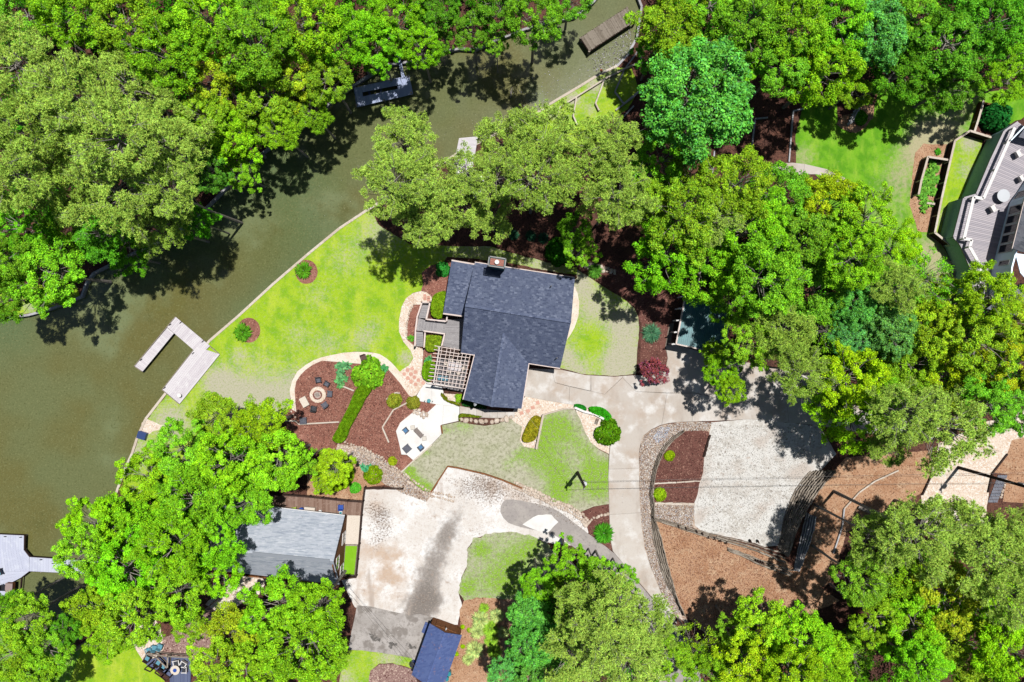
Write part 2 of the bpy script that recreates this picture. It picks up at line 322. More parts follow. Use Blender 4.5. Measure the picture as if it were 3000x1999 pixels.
m_pole = mat('dark_creosote_pole', T(70, 58, 52), [('noise', 4, T(46, 38, 36), .45, .65)])
m_metal = mat('pale_metal', T(204, 208, 214), rough=.35, metallic=.3, spec=.4)
m_leaf = leafmat('leaf', .3, .0); m_leafp = leafmat('needle', .25, .0); m_chip = leafmat('loose_chip', .0, .02)
m_wire = mat('wire', T(110, 106, 104), rough=.5)

# ------------------------------------------------------------------ lake, ground and bank walls
LAKE_N = [(-1500, 985), (-400, 960), (0, 936), (85, 923), (141, 908), (192, 889), (239, 869), (252, 831), (273, 801), (333, 771), (397, 739), (470, 705), (555, 658), (645, 568), (740, 470), (848, 389), (900, 363), (934, 333), (985, 285), (1060, 235), (1130, 190), (1230, 178), (1300, 150), (1348, 143), (1391, 146), (1450, 120), (1540, 85), (1640, 58), (1684, 50), (1740, 5), (1790, -60), (1850, -60), (1880, 20), (1866, 110), (1840, 160), (1808, 194)]
LAKE_S = [(1808, 194), (1756, 218), (1701, 252), (1615, 303), (1568, 335), (1534, 353), (1440, 400), (1340, 450), (1250, 510), (1150, 572), (1083, 611), (994, 670), (900, 747), (800, 833), (700, 925), (615, 998), (548, 1076), (483, 1156), (427, 1228), (402, 1284), (387, 1330), (372, 1363), (355, 1406), (344, 1436), (327, 1487), (305, 1560), (290, 1640), (290, 1720), (270, 1790), (233, 1868), (209, 1876), (162, 1859), (110, 1842), (40, 1836), (-400, 1860), (-1500, 1900)]
WZ = -.55
LAKE = [W(*p) for p in LAKE_N + LAKE_S[1:]]
G = 700.0
sheet('ground', [(-G, -G), (G, -G), (G, G), (-G, G)], 0, m_ground, holes=[LAKE], world=True)
sheet('lake_water', [(x*1.0, y*1.0) for x, y in [(-72, 6), (-72, -50), (40, -50), (40, 50), (-72, 50)]], WZ, m_water, world=True)
sheet('lake_bed', [(-74, -52), (42, -52), (42, 52), (-74, 52)], -2.2, m_ground, world=True)
def offs(P, d):
    out = []
    for i, p in enumerate(P):
        a = Vector(P[max(0, i-1)]); b = Vector(P[min(len(P)-1, i+1)]); t = (b-a).normalized(); out.append((p[0]-t.y*d, p[1]+t.x*d))
    return out
def wallrun(name, label, cat, P, width, z0, z1, m, capname='cap', mc=None, kind=None, step=2.4, posts=0, mp=None, world=False, capw=1.3):
    if not world: P = [W(*p) for p in P]
    P = dens(P, step, closed=False)
    t = thing(name, label, cat, (P[0][0], P[0][1], z0)) if label else None
    for i in range(len(P)-1):
        a, b = P[i], P[i+1]
        MB().beam((*a, z0), (*b, z0), width, z1-z0-.05).build('panel', m, t)
        MB().beam((*a, z1-.05+random.uniform(0, .012)), (*b, z1-.05+random.uniform(0, .012)), width*capw, .06).build(capname, mc or m, t)
    if posts:
        for i in range(0, len(P), posts): MB().box((P[i][0], P[i][1], z0), (.12, .12, z1-z0+.12)).build('post', mp or m, t)
    return t
wallrun('seawall', 'long pale capped seawall between the green lake and the main lawn', 'seawall', LAKE_S, .22, -1.4, .06, m_timberl)
wallrun('seawall', 'dark timber bulkhead along the tree covered far bank of the lake', 'seawall', LAKE_N, .2, -1.4, .05, m_timberb)

# ------------------------------------------------------------------ ground sheets
dryW = spots([(700, 1180, 70, 1.1), (800, 1190, 80, 1.0), (640, 1120, 50, .9), (880, 1120, 60, .5), (500, 1240, 60, .9), (400, 1330, 50, .7), (760, 1060, 50, .25), (960, 1010, 45, .4), (1060, 1000, 35, .45), (1190, 1050, 24, .7), (1090, 960, 40, .3), (870, 980, 40, .35), (1010, 760, 60, .3), (930, 870, 40, .3), (700, 1040, 24, .5), (1110, 680, 70, .5), (1400, 735, 120, .45), (1600, 780, 80, .6)], .16)
lawnW = [(1083, 614), (994, 674), (900, 751), (800, 837), (700, 929), (615, 1002), (552, 1078), (487, 1158), (431, 1230), (406, 1286), (391, 1332), (376, 1365), (359, 1408), (380, 1460), (500, 1440), (700, 1320), (823, 1224), (850, 1190)] + \
        [(849, 1143), (856, 1115), (872, 1088), (895, 1070), (918, 1056), (942, 1047), (975, 1040), (1006, 1034), (1040, 1031), (1070, 1032), (1095, 1034), (1113, 1038), (1132, 1050), (1147, 1062), (1171, 1089), (1199, 1070), (1211, 1049), (1203, 1027), (1182, 1002), (1169, 972), (1169, 938), (1177, 899), (1190, 874), (1211, 859), (1233, 853), (1240, 830), (1236, 800), (1262, 778), (1300, 770), (1310, 752), (1400, 760), (1500, 772), (1600, 792), (1690, 806), (1690, 785), (1600, 768), (1500, 742), (1434, 722), (1330, 722), (1200, 715), (1110, 660)]
sheet('lawn', lawnW, .004, m_lawn, res=.5, attr={'dry': dryW}, rag=.12)
dryE = spots([(1740, 900, 45, .5), (1700, 830, 40, .7), (1830, 950, 50, .8), (1830, 1050, 50, .9), (1690, 1080, 40, .6), (1660, 1040, 20, .7), (1790, 1085, 40, .6), (1740, 1000, 40, -.35), (1700, 1060, 26, -.2), (1760, 1080, 26, -.3)], .42)
sheet('lawn', [(1690, 815), (1690, 790), (1720, 808), (1773, 844), (1825, 874), (1859, 904), (1870, 930), (1873, 959), (1867, 1023), (1863, 1096), (1799, 1102), (1714, 1097), (1641, 1079), (1600, 1060), (1620, 950), (1670, 830)], .004, m_lawn, res=.4, attr={'dry': dryE}, rag=.08)
grS = spots([(1615, 1340, 60, .5), (1640, 1400, 50, .55), (1740, 1380, 40, .8), (1720, 1320, 30, .5), (1640, 1240, 40, .6), (1600, 1260, 40, .7), (1680, 1280, 40, .45), (1750, 1430, 50, .7), (1640, 1450, 40, .7), (1560, 1340, 40, .45), (1520, 1330, 20, .4), (1490, 1360, 25, .4), (1200, 1380, 20, .9), (1215, 1415, 26, .8), (1250, 1430, 20, .9), (1305, 1260, 22, .4), (1360, 1245, 30, .5), (1250, 1330, 15, .5), (1780, 1380, 30, .7), (1590, 1300, 20, .6)], .02)
lawnS = [(1293, 1247), (1345, 1236), (1380, 1243), (1420, 1248), (1460, 1242), (1480, 1230), (1500, 1227), (1520, 1235), (1530, 1250), (1523, 1290), (1535, 1308), (1570, 1315), (1590, 1217), (1650, 1199), (1683, 1198), (1700, 1230), (1712, 1262), (1730, 1295), (1755, 1318), (1783, 1332), (1782, 1420), (1784, 1477), (1740, 1484), (1697, 1502), (1671, 1491), (1628, 1474), (1564, 1444), (1500, 1419), (1430, 1390), (1312, 1366), (1263, 1442), (1240, 1438), (1215, 1418), (1177, 1384), (1211, 1350), (1228, 1337), (1266, 1302), (1296, 1271)]
sheet('lawn', lawnS, .004, m_lawn_dry, res=.45, attr={'green': grS})
sheet('lawn', [(1391, 1577), (1434, 1564), (1500, 1558), (1560, 1570), (1600, 1590), (1640, 1640), (1600, 1740), (1480, 1760), (1430, 1750), (1361, 1756), (1344, 1739), (1352, 1692), (1370, 1654), (1370, 1607)], .016, m_lawn_dry, res=.45, attr={'green': spots([(1410, 1610, 24, .6), (1450, 1700, 50, .4), (1370, 1720, 24, .6), (1510, 1640, 50, .45), (1500, 1720, 30, .5), (1560, 1600, 30, .4)], .3)}, rag=.35)
sheet('lawn', [(1020, 1905), (1060, 1906), (1130, 1915), (1206, 1928), (1212, 1960), (1150, 1943), (1110, 1945), (1085, 1965), (1072, 2060), (985, 2060), (1000, 1960)], .016, m_lawn, res=.45, attr={'dry': spots([(1140, 1930, 40, .5), (1010, 1990, 30, .5)], .25)}, rag=.1)
sheet('mulch_bed', [(1072, 2060), (1085, 1965), (1110, 1947), (1150, 1945), (1212, 1962), (1240, 2060)], .02, m_chips, rag=.08)
sheet('lawn', [(240, 1900), (330, 1850), (400, 1905), (430, 1940), (455, 1965), (480, 1990), (500, 2060), (180, 2060)], .004, m_lawn, res=.6, attr={'dry': spots([], .1)}, rag=.1)
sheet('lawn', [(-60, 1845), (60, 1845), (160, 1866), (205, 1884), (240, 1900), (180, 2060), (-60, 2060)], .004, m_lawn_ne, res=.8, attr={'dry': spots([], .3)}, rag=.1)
sheet('lawn', [(90, 918), (141, 912), (190, 893), (236, 873), (228, 845), (180, 830), (60, 840), (-40, 880), (-40, 935), (0, 932)], .004, m_lawn, res=.6, attr={'dry': spots([(90, 900, 30, .6)], .1)}, rag=.1)
dryN = spots([(1620, 330, 20, .7), (1680, 290, 24, .8), (1740, 250, 24, .8), (1730, 320, 20, .5), (1790, 220, 30, .5), (1660, 350, 20, .2)], .2)
sheet('lawn', [(1534, 357), (1568, 339), (1615, 307), (1701, 256), (1756, 222), (1808, 198), (1850, 200), (1872, 262), (1840, 320), (1790, 350), (1760, 420), (1600, 430), (1500, 420)], .004, m_lawn, res=.4, attr={'dry': dryN}, rag=.1)
dryR = spots([(2760, 400, 60, 1.0), (2700, 440, 50, .7), (2820, 300, 60, .5), (2640, 520, 60, .5), (2650, 440, 40, .2), (2590, 640, 90, .3), (2790, 800, 60, .9), (2720, 740, 50, .7), (2700, 380, 40, .4), (2350, 460, 40, .5)], .1)
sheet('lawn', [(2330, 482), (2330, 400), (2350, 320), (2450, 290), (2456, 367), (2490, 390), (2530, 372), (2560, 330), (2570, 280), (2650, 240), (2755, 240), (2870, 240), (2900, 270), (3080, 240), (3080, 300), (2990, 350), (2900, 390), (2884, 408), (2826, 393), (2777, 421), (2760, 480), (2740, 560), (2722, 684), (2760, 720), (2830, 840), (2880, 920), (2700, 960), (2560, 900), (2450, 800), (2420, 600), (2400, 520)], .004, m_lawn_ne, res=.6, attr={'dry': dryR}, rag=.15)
sheet('lawn', [(2786, 424), (2824, 397), (2878, 412), (2872, 450), (2845, 520), (2812, 600), (2795, 700), (2768, 718), (2724, 684), (2745, 600), (2762, 520)], .008, m_lawn, res=.5, attr={'dry': spots([(2840, 420, 30, .8), (2830, 500, 30, .5), (2760, 640, 40, .4)], .15)})
sheet('garden_bed', [(2704, 422), (2680, 448), (2672, 520), (2664, 600), (2690, 680), (2718, 680), (2745, 560), (2762, 470), (2776, 424)], .012, m_straw, rag=.15)
sheet('garden_bed', [(2490, 335), (2530, 300), (2562, 310), (2558, 345), (2535, 375), (2505, 392), (2470, 380), (2450, 365), (2465, 340)], .012, m_straw, rag=.12)
sheet('garden_bed', [(2862, 305), (2935, 322), (2925, 380), (2880, 408), (2842, 396)], .012, m_mulch_dk, rag=.1)
sheet('dirt_patch', [(2715, 690), (2765, 722), (2815, 745), (2830, 780), (2880, 820), (2900, 700), (2810, 640), (2790, 690)], .008, m_straw, rag=.1)
# beds
sheet('mulch_bed', [(863, 1143), (868, 1118), (880, 1100), (895, 1084), (918, 1068), (944, 1057), (1049, 1066), (1126, 1072), (1150, 1096), (1171, 1121), (1199, 1160), (1231, 1176), (1278, 1185), (1250, 1211), (1215, 1204), (1173, 1238), (1160, 1263), (1170, 1303), (1175, 1334), (1190, 1334), (1211, 1349), (1175, 1384), (1133, 1354), (1100, 1331), (1049, 1308), (1010, 1300), (960, 1330), (880, 1310), (825, 1222), (850, 1192), (868, 1207)], .016, m_mulch, rag=.04)
sheet('mulch_bed', [(1237, 893), (1211, 893), (1203, 910), (1197, 925), (1192, 968), (1194, 998), (1216, 1015), (1225, 1000), (1240, 900)], .016, m_mulch, rag=.04)
sheet('mulch_bed', [(1233, 853), (1240, 832), (1236, 800), (1262, 778), (1320, 770), (1320, 1010), (1290, 1130), (1254, 1119), (1237, 1100), (1237, 1057), (1243, 1020), (1262, 1010), (1262, 900), (1265, 869), (1250, 855)], .012, m_mulch, rag=.05)
sheet('mulch_bed', [(1697, 1502), (1740, 1486), (1784, 1477), (1786, 1550), (1793, 1612), (1760, 1592), (1725, 1560), (1715, 1530)], .016, m_mulch_dk, rag=.05)
sheet('mulch_bed', cr([(1998, 1265), (2040, 1262), (2074, 1264), (2077, 1276), (2070, 1310), (2062, 1338), (2060, 1384), (2048, 1418), (2034, 1474), (1975, 1473), (1913, 1472), (1915, 1418), (1917, 1379), (1929, 1351), (1947, 1310), (1975, 1283)], 2, True), .02, m_mulch_dk, rag=.04)
sheet('mulch_bed', [(1873, 1100), (1876, 1020), (1880, 950), (1862, 900), (1825, 868), (1773, 838), (1700, 790), (1700, 760), (1800, 780), (1950, 860), (1975, 980), (1962, 1055), (1950, 1085), (1900, 1105)], .002, m_mulch_dk, rag=.1)
for n_, (x, y, r) in enumerate([(729, 968, 34), (898, 797, 33)]):
    sheet('mulch_ring', [(x+r*math.cos(t/20*6.283), y+r*1.08*math.sin(t/20*6.283)) for t in range(20)], .012, m_mulch, rag=.05)
# paths
outer = [(855, 1200), (849, 1143), (856, 1115), (872, 1088), (895, 1070), (918, 1056), (942, 1047), (975, 1040), (1006, 1034), (1040, 1031), (1070, 1032), (1095, 1034), (1113, 1038), (1132, 1050), (1147, 1062), (1171, 1089)]
inner = [(1199, 1160), (1171, 1121), (1150, 1096), (1126, 1072), (1049, 1066), (944, 1057), (918, 1068), (895, 1084), (880, 1100), (868, 1118), (863, 1143), (868, 1207)]
sheet('pebble_band', outer+inner, .02, m_band, rag=.03)
sheet('pebble_path', [(1171, 1089), (1199, 1070), (1211, 1049), (1203, 1027), (1182, 1002), (1169, 972), (1169, 938), (1177, 899), (1190, 874), (1211, 859), (1233, 853), (1250, 856), (1264, 869), (1266, 885), (1258, 890), (1237, 893), (1211, 893), (1203, 910), (1197, 925), (1192, 968), (1194, 998), (1216, 1015), (1241, 1023), (1238, 1057), (1235, 1100), (1254, 1119), (1262, 1117), (1231, 1141), (1215, 1165), (1199, 1160)], .024, m_path, rag=.03)
sheet('pebble_path', [(1505, 1235), (1498, 1226), (1505, 1200), (1520, 1190), (1540, 1160), (1600, 1172), (1684, 1186), (1730, 1192), (1760, 1195), (1780, 1215), (1790, 1260), (1786, 1300), (1784, 1330), (1755, 1316), (1730, 1295), (1712, 1262), (1700, 1230), (1684, 1197), (1650, 1199), (1590, 1217), (1570, 1315), (1535, 1309), (1523, 1290), (1530, 1250)], .02, m_path, rag=.03)
sheet('pebble_strip', [(1684, 840), (1693, 860), (1697, 890), (1695, 925), (1684, 959), (1672, 980), (1655, 1005), (1640, 1000), (1665, 850)], .012, m_band, rag=.04)
sheet('pebble_bed', [(1985, 1238), (1940, 1246), (1910, 1259), (1886, 1276), (1878, 1297), (1873, 1329), (1874, 1457), (1880, 1543), (1889, 1607), (1910, 1671), (1936, 1735), (1974, 1803), (2020, 1830), (2000, 1790), (1976, 1739), (1950, 1670), (1930, 1600), (1918, 1530), (1916, 1515), (2034, 1548), (2060, 1560), (2090, 1500), (2080, 1400), (2100, 1300), (2090, 1240), (2040, 1236)], .012, m_pebble, rag=.06)
sheet('pebble_path', [(990, 1300), (1049, 1309), (1100, 1332), (1133, 1355), (1177, 1385), (1215, 1419), (1240, 1439), (1270, 1444), (1250, 1470), (1180, 1445), (1130, 1420), (1080, 1380), (1040, 1350), (980, 1335)], .022, m_pebble, rag=.08)
sheet('pine_straw_bed', [(900, 1360), (980, 1335), (1040, 1350), (1080, 1380), (1130, 1420), (1066, 1428), (1062, 1466), (900, 1455)], .008, m_straw, rag=.12)
sheet('dirt_patch', [(415, 1240), (430, 1228), (450, 1238), (480, 1248), (490, 1262), (450, 1262), (436, 1272), (412, 1262)], .012, m_path, rag=.15)
# lot, asphalt
gry = spots([(1320, 1545, 34, .7), (1300, 1580, 34, .8), (1280, 1630, 36, .8), (1262, 1680, 36, .9), (1245, 1730, 38, 1.0), (1232, 1780, 42, 1.1), (1215, 1805, 40, .9), (1345, 1505, 26, .5), (1270, 1760, 30, .9), (1120, 1500, 30, .35), (1100, 1590, 20, .25)], 0)
tanf = spots([(1130, 1700, 70, .8), (1150, 1640, 50, .6), (1080, 1600, 40, .6), (1060, 1720, 40, .5), (1100, 1480, 40, .5), (1240, 1450, 40, .5), (1480, 1450, 50, .5), (1450, 1420, 40, .5), (1550, 1470, 30, .4)], .05)
grit = spots([(1120, 1500, 40, .28), (1400, 1420, 60, .3), (1460, 1440, 60, .3), (1350, 1440, 30, .2), (1140, 1560, 30, .2), (1100, 1590, 30, .3), (1240, 1760, 30, .3), (1400, 1560, 30, .25), (1540, 1460, 30, .3), (1130, 1720, 50, .12), (1080, 1480, 30, .2), (1110, 1530, 40, .2)], .2)
sheet('worn_lot', [(1070, 1434), (1179, 1434), (1250, 1462), (1268, 1440), (1312, 1368), (1350, 1372), (1430, 1392), (1500, 1421), (1564, 1446), (1628, 1476), (1671, 1493), (1697, 1504), (1715, 1530), (1725, 1560), (1690, 1600), (1600, 1590), (1560, 1572), (1500, 1558), (1434, 1564), (1391, 1577), (1370, 1607), (1370, 1654), (1352, 1692), (1344, 1739), (1355, 1780), (1340, 1830), (1240, 1830), (1040, 1780), (1000, 1700), (1045, 1694), (1062, 1500)], .008, m_lot, res=.45, attr={'grey': gry, 'tan': tanf, 'grit': grit}, rag=.12)
sheet('asphalt_lot', [(1047, 1773), (1090, 1778), (1198, 1802), (1230, 1800), (1275, 1810), (1268, 1835), (1207, 1975), (1206, 1928), (1110, 1912), (1020, 1903), (1030, 1850)], .012, m_asph, res=.5, attr={'dark': spots([(1090, 1850, 24, .62), (1110, 1880, 20, .62), (1150, 1890, 24, .55), (1200, 1900, 34, .62), (1100, 1820, 14, .45), (1045, 1880, 20, .5), (1240, 1830, 30, .3)], -.1)}, rag=.1)
sheet('asphalt_road', cr([(1474, 1470), (1500, 1463), (1560, 1474), (1620, 1490), (1660, 1515), (1722, 1562), (1800, 1622), (1863, 1698), (1955, 1806), (2010, 1880), (2070, 2060), (1960, 2060), (1900, 1900), (1850, 1810), (1773, 1700), (1690, 1610), (1630, 1572), (1600, 1560), (1540, 1548), (1490, 1532), (1466, 1500)], 2, True), .012, m_road, rag=.06)
sheet('white_patch', [(1531, 1536), (1575, 1508), (1615, 1508), (1635, 1530), (1600, 1565), (1560, 1550)], .016, m_patio, rag=.12)
# gravel court, right hand drive, chips
sheet('gravel_court', [(2082, 1238), (2200, 1228), (2400, 1248), (2450, 1330), (2405, 1378), (2362, 1410), (2311, 1491), (2283, 1600), (2240, 1602), (2184, 1585), (2055, 1556), (2036, 1540), (2032, 1476), (2048, 1420), (2060, 1384), (2064, 1338), (2079, 1278)], .016, m_gravel, rag=.12)
sheet('pine_straw_bed', [(1919, 1517), (2034, 1551), (2184, 1595), (2299, 1640), (2330, 1670), (2460, 1760), (2330, 1820), (2060, 1850), (1990, 1790), (1960, 1700)], .008, m_straw, rag=.15)
sheet('pine_straw_bed', [(2330, 1660), (2370, 1500), (2420, 1400), (2480, 1340), (2727, 1320), (2727, 1390), (2700, 1445), (2600, 1500), (2480, 1560), (2440, 1700), (2380, 1740)], .008, m_straw, rag=.15)
sheet('pale_drive', [(2727, 1392), (2750, 1300), (2880, 1240), (3060, 1180), (3080, 1260), (2965, 1290), (2949, 1329), (2905, 1384), (2895, 1460), (2880, 1560), (2700, 1540), (2698, 1450)], .012, m_path, rag=.1)
sheet('pine_straw_bed', [(2965, 1290), (3080, 1250), (3080, 1480), (2938, 1470), (2950, 1390), (2906, 1384), (2949, 1329)], .008, m_straw, rag=.05)
sheet('pine_straw_bed', [(1361, 1758), (1430, 1745), (1500, 1750), (1560, 1780), (1560, 2060), (1290, 2060), (1300, 1990), (1350, 1850), (1345, 1790)], .01, m_straw, rag=.2)
sheet('chip_area', [(500, 1860), (560, 1800), (640, 1770), (700, 1750), (650, 1880), (560, 1960), (480, 1930), (430, 1890)], .008, m_chips, rag=.2)
sheet('sand_patch', [(600, 1770), (700, 1690), (790, 1690), (760, 1740), (650, 1800)], .012, m_path, rag=.2)
sheet('sand_patch', [(415, 1820), (440, 1790), (470, 1840), (480, 1900), (460, 1930), (420, 1935), (380, 1880)], .012, m_path, rag=.2)
sheet('concrete_terrace', [(1340, 480), (1400, 500), (1440, 560), (1400, 590), (1330, 560)], .012, m_patio, rag=.1)

# ------------------------------------------------------------------ slabs
def slabs(name, label, cat, P, joints, m, z0=.008, z1=.05, gap=.038, kind='structure'):
    P = ccw([W(*p) for p in P]); n = len(P)
    vs = [Vector(p) for p in P]; ed = [(i, (i+1) % n) for i in range(n)]
    for a, b in joints:
        a = Vector(W(*a)); b = Vector(W(*b)); d = (b-a).normalized()*.05; i = len(vs); vs += [a-d, b+d]; ed.append((i, i+1))
    ov, oe, of, _, orige, _ = delaunay_2d_cdt(vs, ed, [], 0, 1e-4)
    con = {tuple(sorted(e)) for e, o in zip(oe, orige) if o}
    tris = []
    for f in of:
        c = sum((ov[i] for i in f), Vector((0, 0)))/len(f)
        if inside(c.x, c.y, P): tris.append(list(f))
    em = {}
    for ti, f in enumerate(tris):
        for k in range(len(f)): em.setdefault(tuple(sorted((f[k], f[(k+1) % len(f)]))), []).append(ti)
    seen = set(); t = thing(name, label, cat, (P[0][0], P[0][1], 0)) if label else None
    if t is None: t = bpy.data.objects.new(name, None); COL.objects.link(t); t['kind'] = kind
    for s in range(len(tris)):
        if s in seen: continue
        reg = []; st = [s]; seen.add(s)
        while st:
            q = st.pop(); reg.append(q); f = tris[q]
            for k in range(len(f)):
                e = tuple(sorted((f[k], f[(k+1) % len(f)])))
                if e in con: continue
                for u in em[e]:
                    if u not in seen: seen.add(u); st.append(u)
        bm = bmesh.new(); vm = {}
        for q in reg:
            f = tris[q]; vv = []
            for i in f:
                if i not in vm: vm[i] = bm.verts.new((ov[i].x, ov[i].y, z1))
                vv.append(vm[i])
            try: bm.faces.new(vv)
            except ValueError: pass
        bmesh.ops.recalc_face_normals(bm, faces=bm.faces)
        if bm.faces and sum(f.normal.z for f in bm.faces) < 0: bmesh.ops.reverse_faces(bm, faces=bm.faces)
        if sum(f.calc_area() for f in bm.faces) < .05: bm.free(); continue
        r = bmesh.ops.inset_region(bm, faces=bm.faces[:], thickness=gap, use_even_offset=True, use_boundary=True)
        for f in r['faces']:
            for v in f.verts: pass
        bound = {v for f in r['faces'] for v in f.verts}; core = {v for f in bm.faces if f not in set(r['faces']) for v in f.verts}
        for v in bound-core: v.co.z = z0
        me = bpy.data.meshes.new('slab'); bm.to_mesh(me); bm.free(); me.materials.append(m)
        link(bpy.data.objects.new('slab', me), t)
    return t
DRIVE = [(1547, 1079), (1600, 1081), (1641, 1083), (1714, 1099), (1799, 1104), (1863, 1099), (1900, 1102), (1948, 1088), (1956, 1050), (1950, 1012), (1985, 1010), (2070, 1036), (2110, 1045), (2300, 1085), (2420, 1110), (2600, 1160), (2760, 1240), (2730, 1290), (2520, 1268), (2400, 1247), (2200, 1229), (2081, 1234), (2038, 1235), (1991, 1237), (1960, 1240), (1935, 1246), (1908, 1259), (1886, 1276), (1878, 1297), (1872, 1329), (1873, 1400), (1874, 1457), (1880, 1543), (1889, 1607), (1910, 1671), (1936, 1735), (1974, 1803), (1985, 1830), (1953, 1803), (1863, 1696), (1795, 1615), (1788, 1580), (1786, 1540), (1784, 1477), (1782, 1400), (1785, 1330), (1788, 1290), (1788, 1255), (1775, 1222), (1740, 1200), (1684, 1188), (1600, 1174), (1534, 1161)]
B3 = lambda x, y: (1500+x/2.34, 660+y/2.34)
C3 = lambda x, y: (1500+x/2.34, 1329+y/2.34)
J = [(B3(295, 1080), B3(395, 1105)), (B3(395, 1105), B3(635, 1160)), (B3(635, 1160), B3(755, 1045)), (B3(755, 1045), B3(765, 1020)), (B3(395, 1105), B3(390, 1228)), (B3(540, 1138), B3(527, 1250)), (B3(540, 1030), B3(540, 1138)), (B3(635, 1160), B3(630, 1260)), (B3(295, 1080), B3(270, 985)), (B3(295, 1080), B3(100, 1120)), (B3(820, 1170), B3(660, 1310)), (B3(820, 1170), B3(1015, 1368)), (B3(850, 1140), B3(820, 1170)), (B3(755, 1045), B3(850, 1140)), (B3(1085, 1020), B3(1025, 1370)), (B3(850, 1140), B3(1062, 1150)), (B3(1250, 880), B3(1235, 1350)), (B3(1062, 1150), B3(1245, 1150)), (B3(1245, 1150), B3(1445, 1195)), (B3(1445, 980), B3(1440, 1350)), (B3(1690, 1000), B3(1690, 1350)), (B3(1445, 1195), B3(1690, 1230)), (B3(690, 1320), B3(885, 1470)), ((1788, 1290), (1876, 1300)), ((1780, 1375), (1876, 1372)), (C3(660, 420), C3(895, 405)), (C3(680, 675), C3(905, 655)), (C3(840, 845), C3(955, 800)), (C3(960, 985), C3(1030, 950)), ((2300, 1075), (2310, 1245)), ((2420, 1100), (2410, 1255)), ((2222, 1150), (2420, 1180)), ((2540, 1130), (2530, 1275)), ((2540, 1200), (2420, 1180))]
sheet('drive_base', DRIVE, .002, m_joint)
slabs('driveway', None, None, DRIVE, J, m_conc)
PATIO = [(1231, 1141), (1250, 1120), (1290, 1122), (1300, 1150), (1294, 1158), (1310, 1176), (1335, 1188), (1346, 1192), (1346, 1233), (1293, 1245), (1296, 1270), (1266, 1301), (1228, 1336), (1211, 1349), (1192, 1333), (1176, 1332), (1170, 1303), (1160, 1263), (1173, 1238), (1215, 1204), (1250, 1211), (1278, 1185), (1231, 1176), (1218, 1165)]
slabs('patio', None, None, PATIO, [((1231, 1141), (1231, 1180)), ((1264, 1110), (1266, 1185)), ((1346, 1192), (1278, 1185)), ((1300, 1180), (1296, 1250))], m_patio, z0=.01, z1=.04, gap=.012)
sheet('walk_base', [(1346, 1190), (1380, 1196), (1430, 1200), (1508, 1208), (1508, 1226), (1440, 1226), (1392, 1224), (1346, 1216)], .008, m_joint)
slabs('side_walk', None, None, [(1347, 1190), (1380, 1196), (1430, 1200), (1508, 1208), (1508, 1225), (1440, 1225), (1392, 1223), (1347, 1215)], [((x, 1185), (x, 1230)) for x in (1374, 1396, 1413, 1435, 1457, 1480)], m_conc, z0=.012, z1=.05, gap=.03)
slabs('concrete_path', None, None, [(2256, 491), (2277, 479), (2320, 477), (2358, 481), (2422, 496), (2474, 521), (2501, 547), (2495, 553), (2465, 541), (2431, 521), (2392, 511), (2264, 513)], [((2358, 470), (2354, 520)), ((2422, 485), (2410, 525))], m_conc, z0=.008, z1=.04, gap=.01)
# ------------------------------------------------------------------ building helpers
def slabface(name, pts, thick, m, parent):               # roof plane from world points (ccw from above) with thickness
    n = len(pts); V = [Vector(p) for p in pts]; V += [v-Vector((0, 0, thick)) for v in V]
    F = [tuple(range(n)), tuple(range(n, 2*n))[::-1]] + [(k, n+k, n+(k+1) % n, (k+1) % n) for k in range(n)]
    return mesh_obj(name, V, F, m, parent)
def wallface(name, a, b, z0, z1, m, parent, th=.12, apex=None):   # vertical wall between two world xy points
    d = (Vector(b)-Vector(a)).normalized(); nrm_ = Vector((-d.y, d.x))*th/2
    pr = [(a, z0), (b, z0), (b, z1)] + ([((Vector(a).lerp(Vector(b), apex[0])), apex[1])] if apex else []) + [(a, z1)]
    V = [(p[0]+nrm_.x*s, p[1]+nrm_.y*s, z) for s in (1, -1) for p, z in pr]; n = len(pr)
    F = [tuple(range(n)), tuple(range(n, 2*n))[::-1]] + [(k, n+k, n+(k+1) % n, (k+1) % n) for k in range(n)]
    return mesh_obj(name, V, F, m, parent)
def window(a, b, u, z0, wd, h, parent, side=1, bars=1, m=None):   # framed window on the wall a-b at distance u
    a = Vector(a); b = Vector(b); d = (b-a).normalized(); n = Vector((d.y, -d.x))*side
    c = a+d*u+n*.09
    def quad(u0, u1, za, zb, off, th, nm, mm, par):
        p = [c+d*u0+n*off, c+d*u1+n*off, c+d*u1+n*(off+th), c+d*u0+n*(off+th)]
        return MB().hexa([(q.x, q.y, za) for q in p], [(q.x, q.y, zb) for q in p]).build(nm, mm, par)
    f = MB()
    for u0, u1, za, zb in ((-wd/2-.09, wd/2+.09, z0-.09, z0), (-wd/2-.09, wd/2+.09, z0+h, z0+h+.09), (-wd/2-.09, -wd/2, z0, z0+h), (wd/2, wd/2+.09, z0, z0+h)) + tuple((-wd/2+wd*(i+1)/(bars+1)-.02, -wd/2+wd*(i+1)/(bars+1)+.02, z0, z0+h) for i in range(bars)):
        p = [c+d*u0, c+d*u1, c+d*u1+n*.06, c+d*u0+n*.06]; f.hexa([(q.x, q.y, za) for q in p], [(q.x, q.y, zb) for q in p])
    fr = f.build('window', m or m_white, parent)
    quad(-wd/2, wd/2, z0, z0+h, 0, .02, 'pane', m_glass, fr)
    return fr
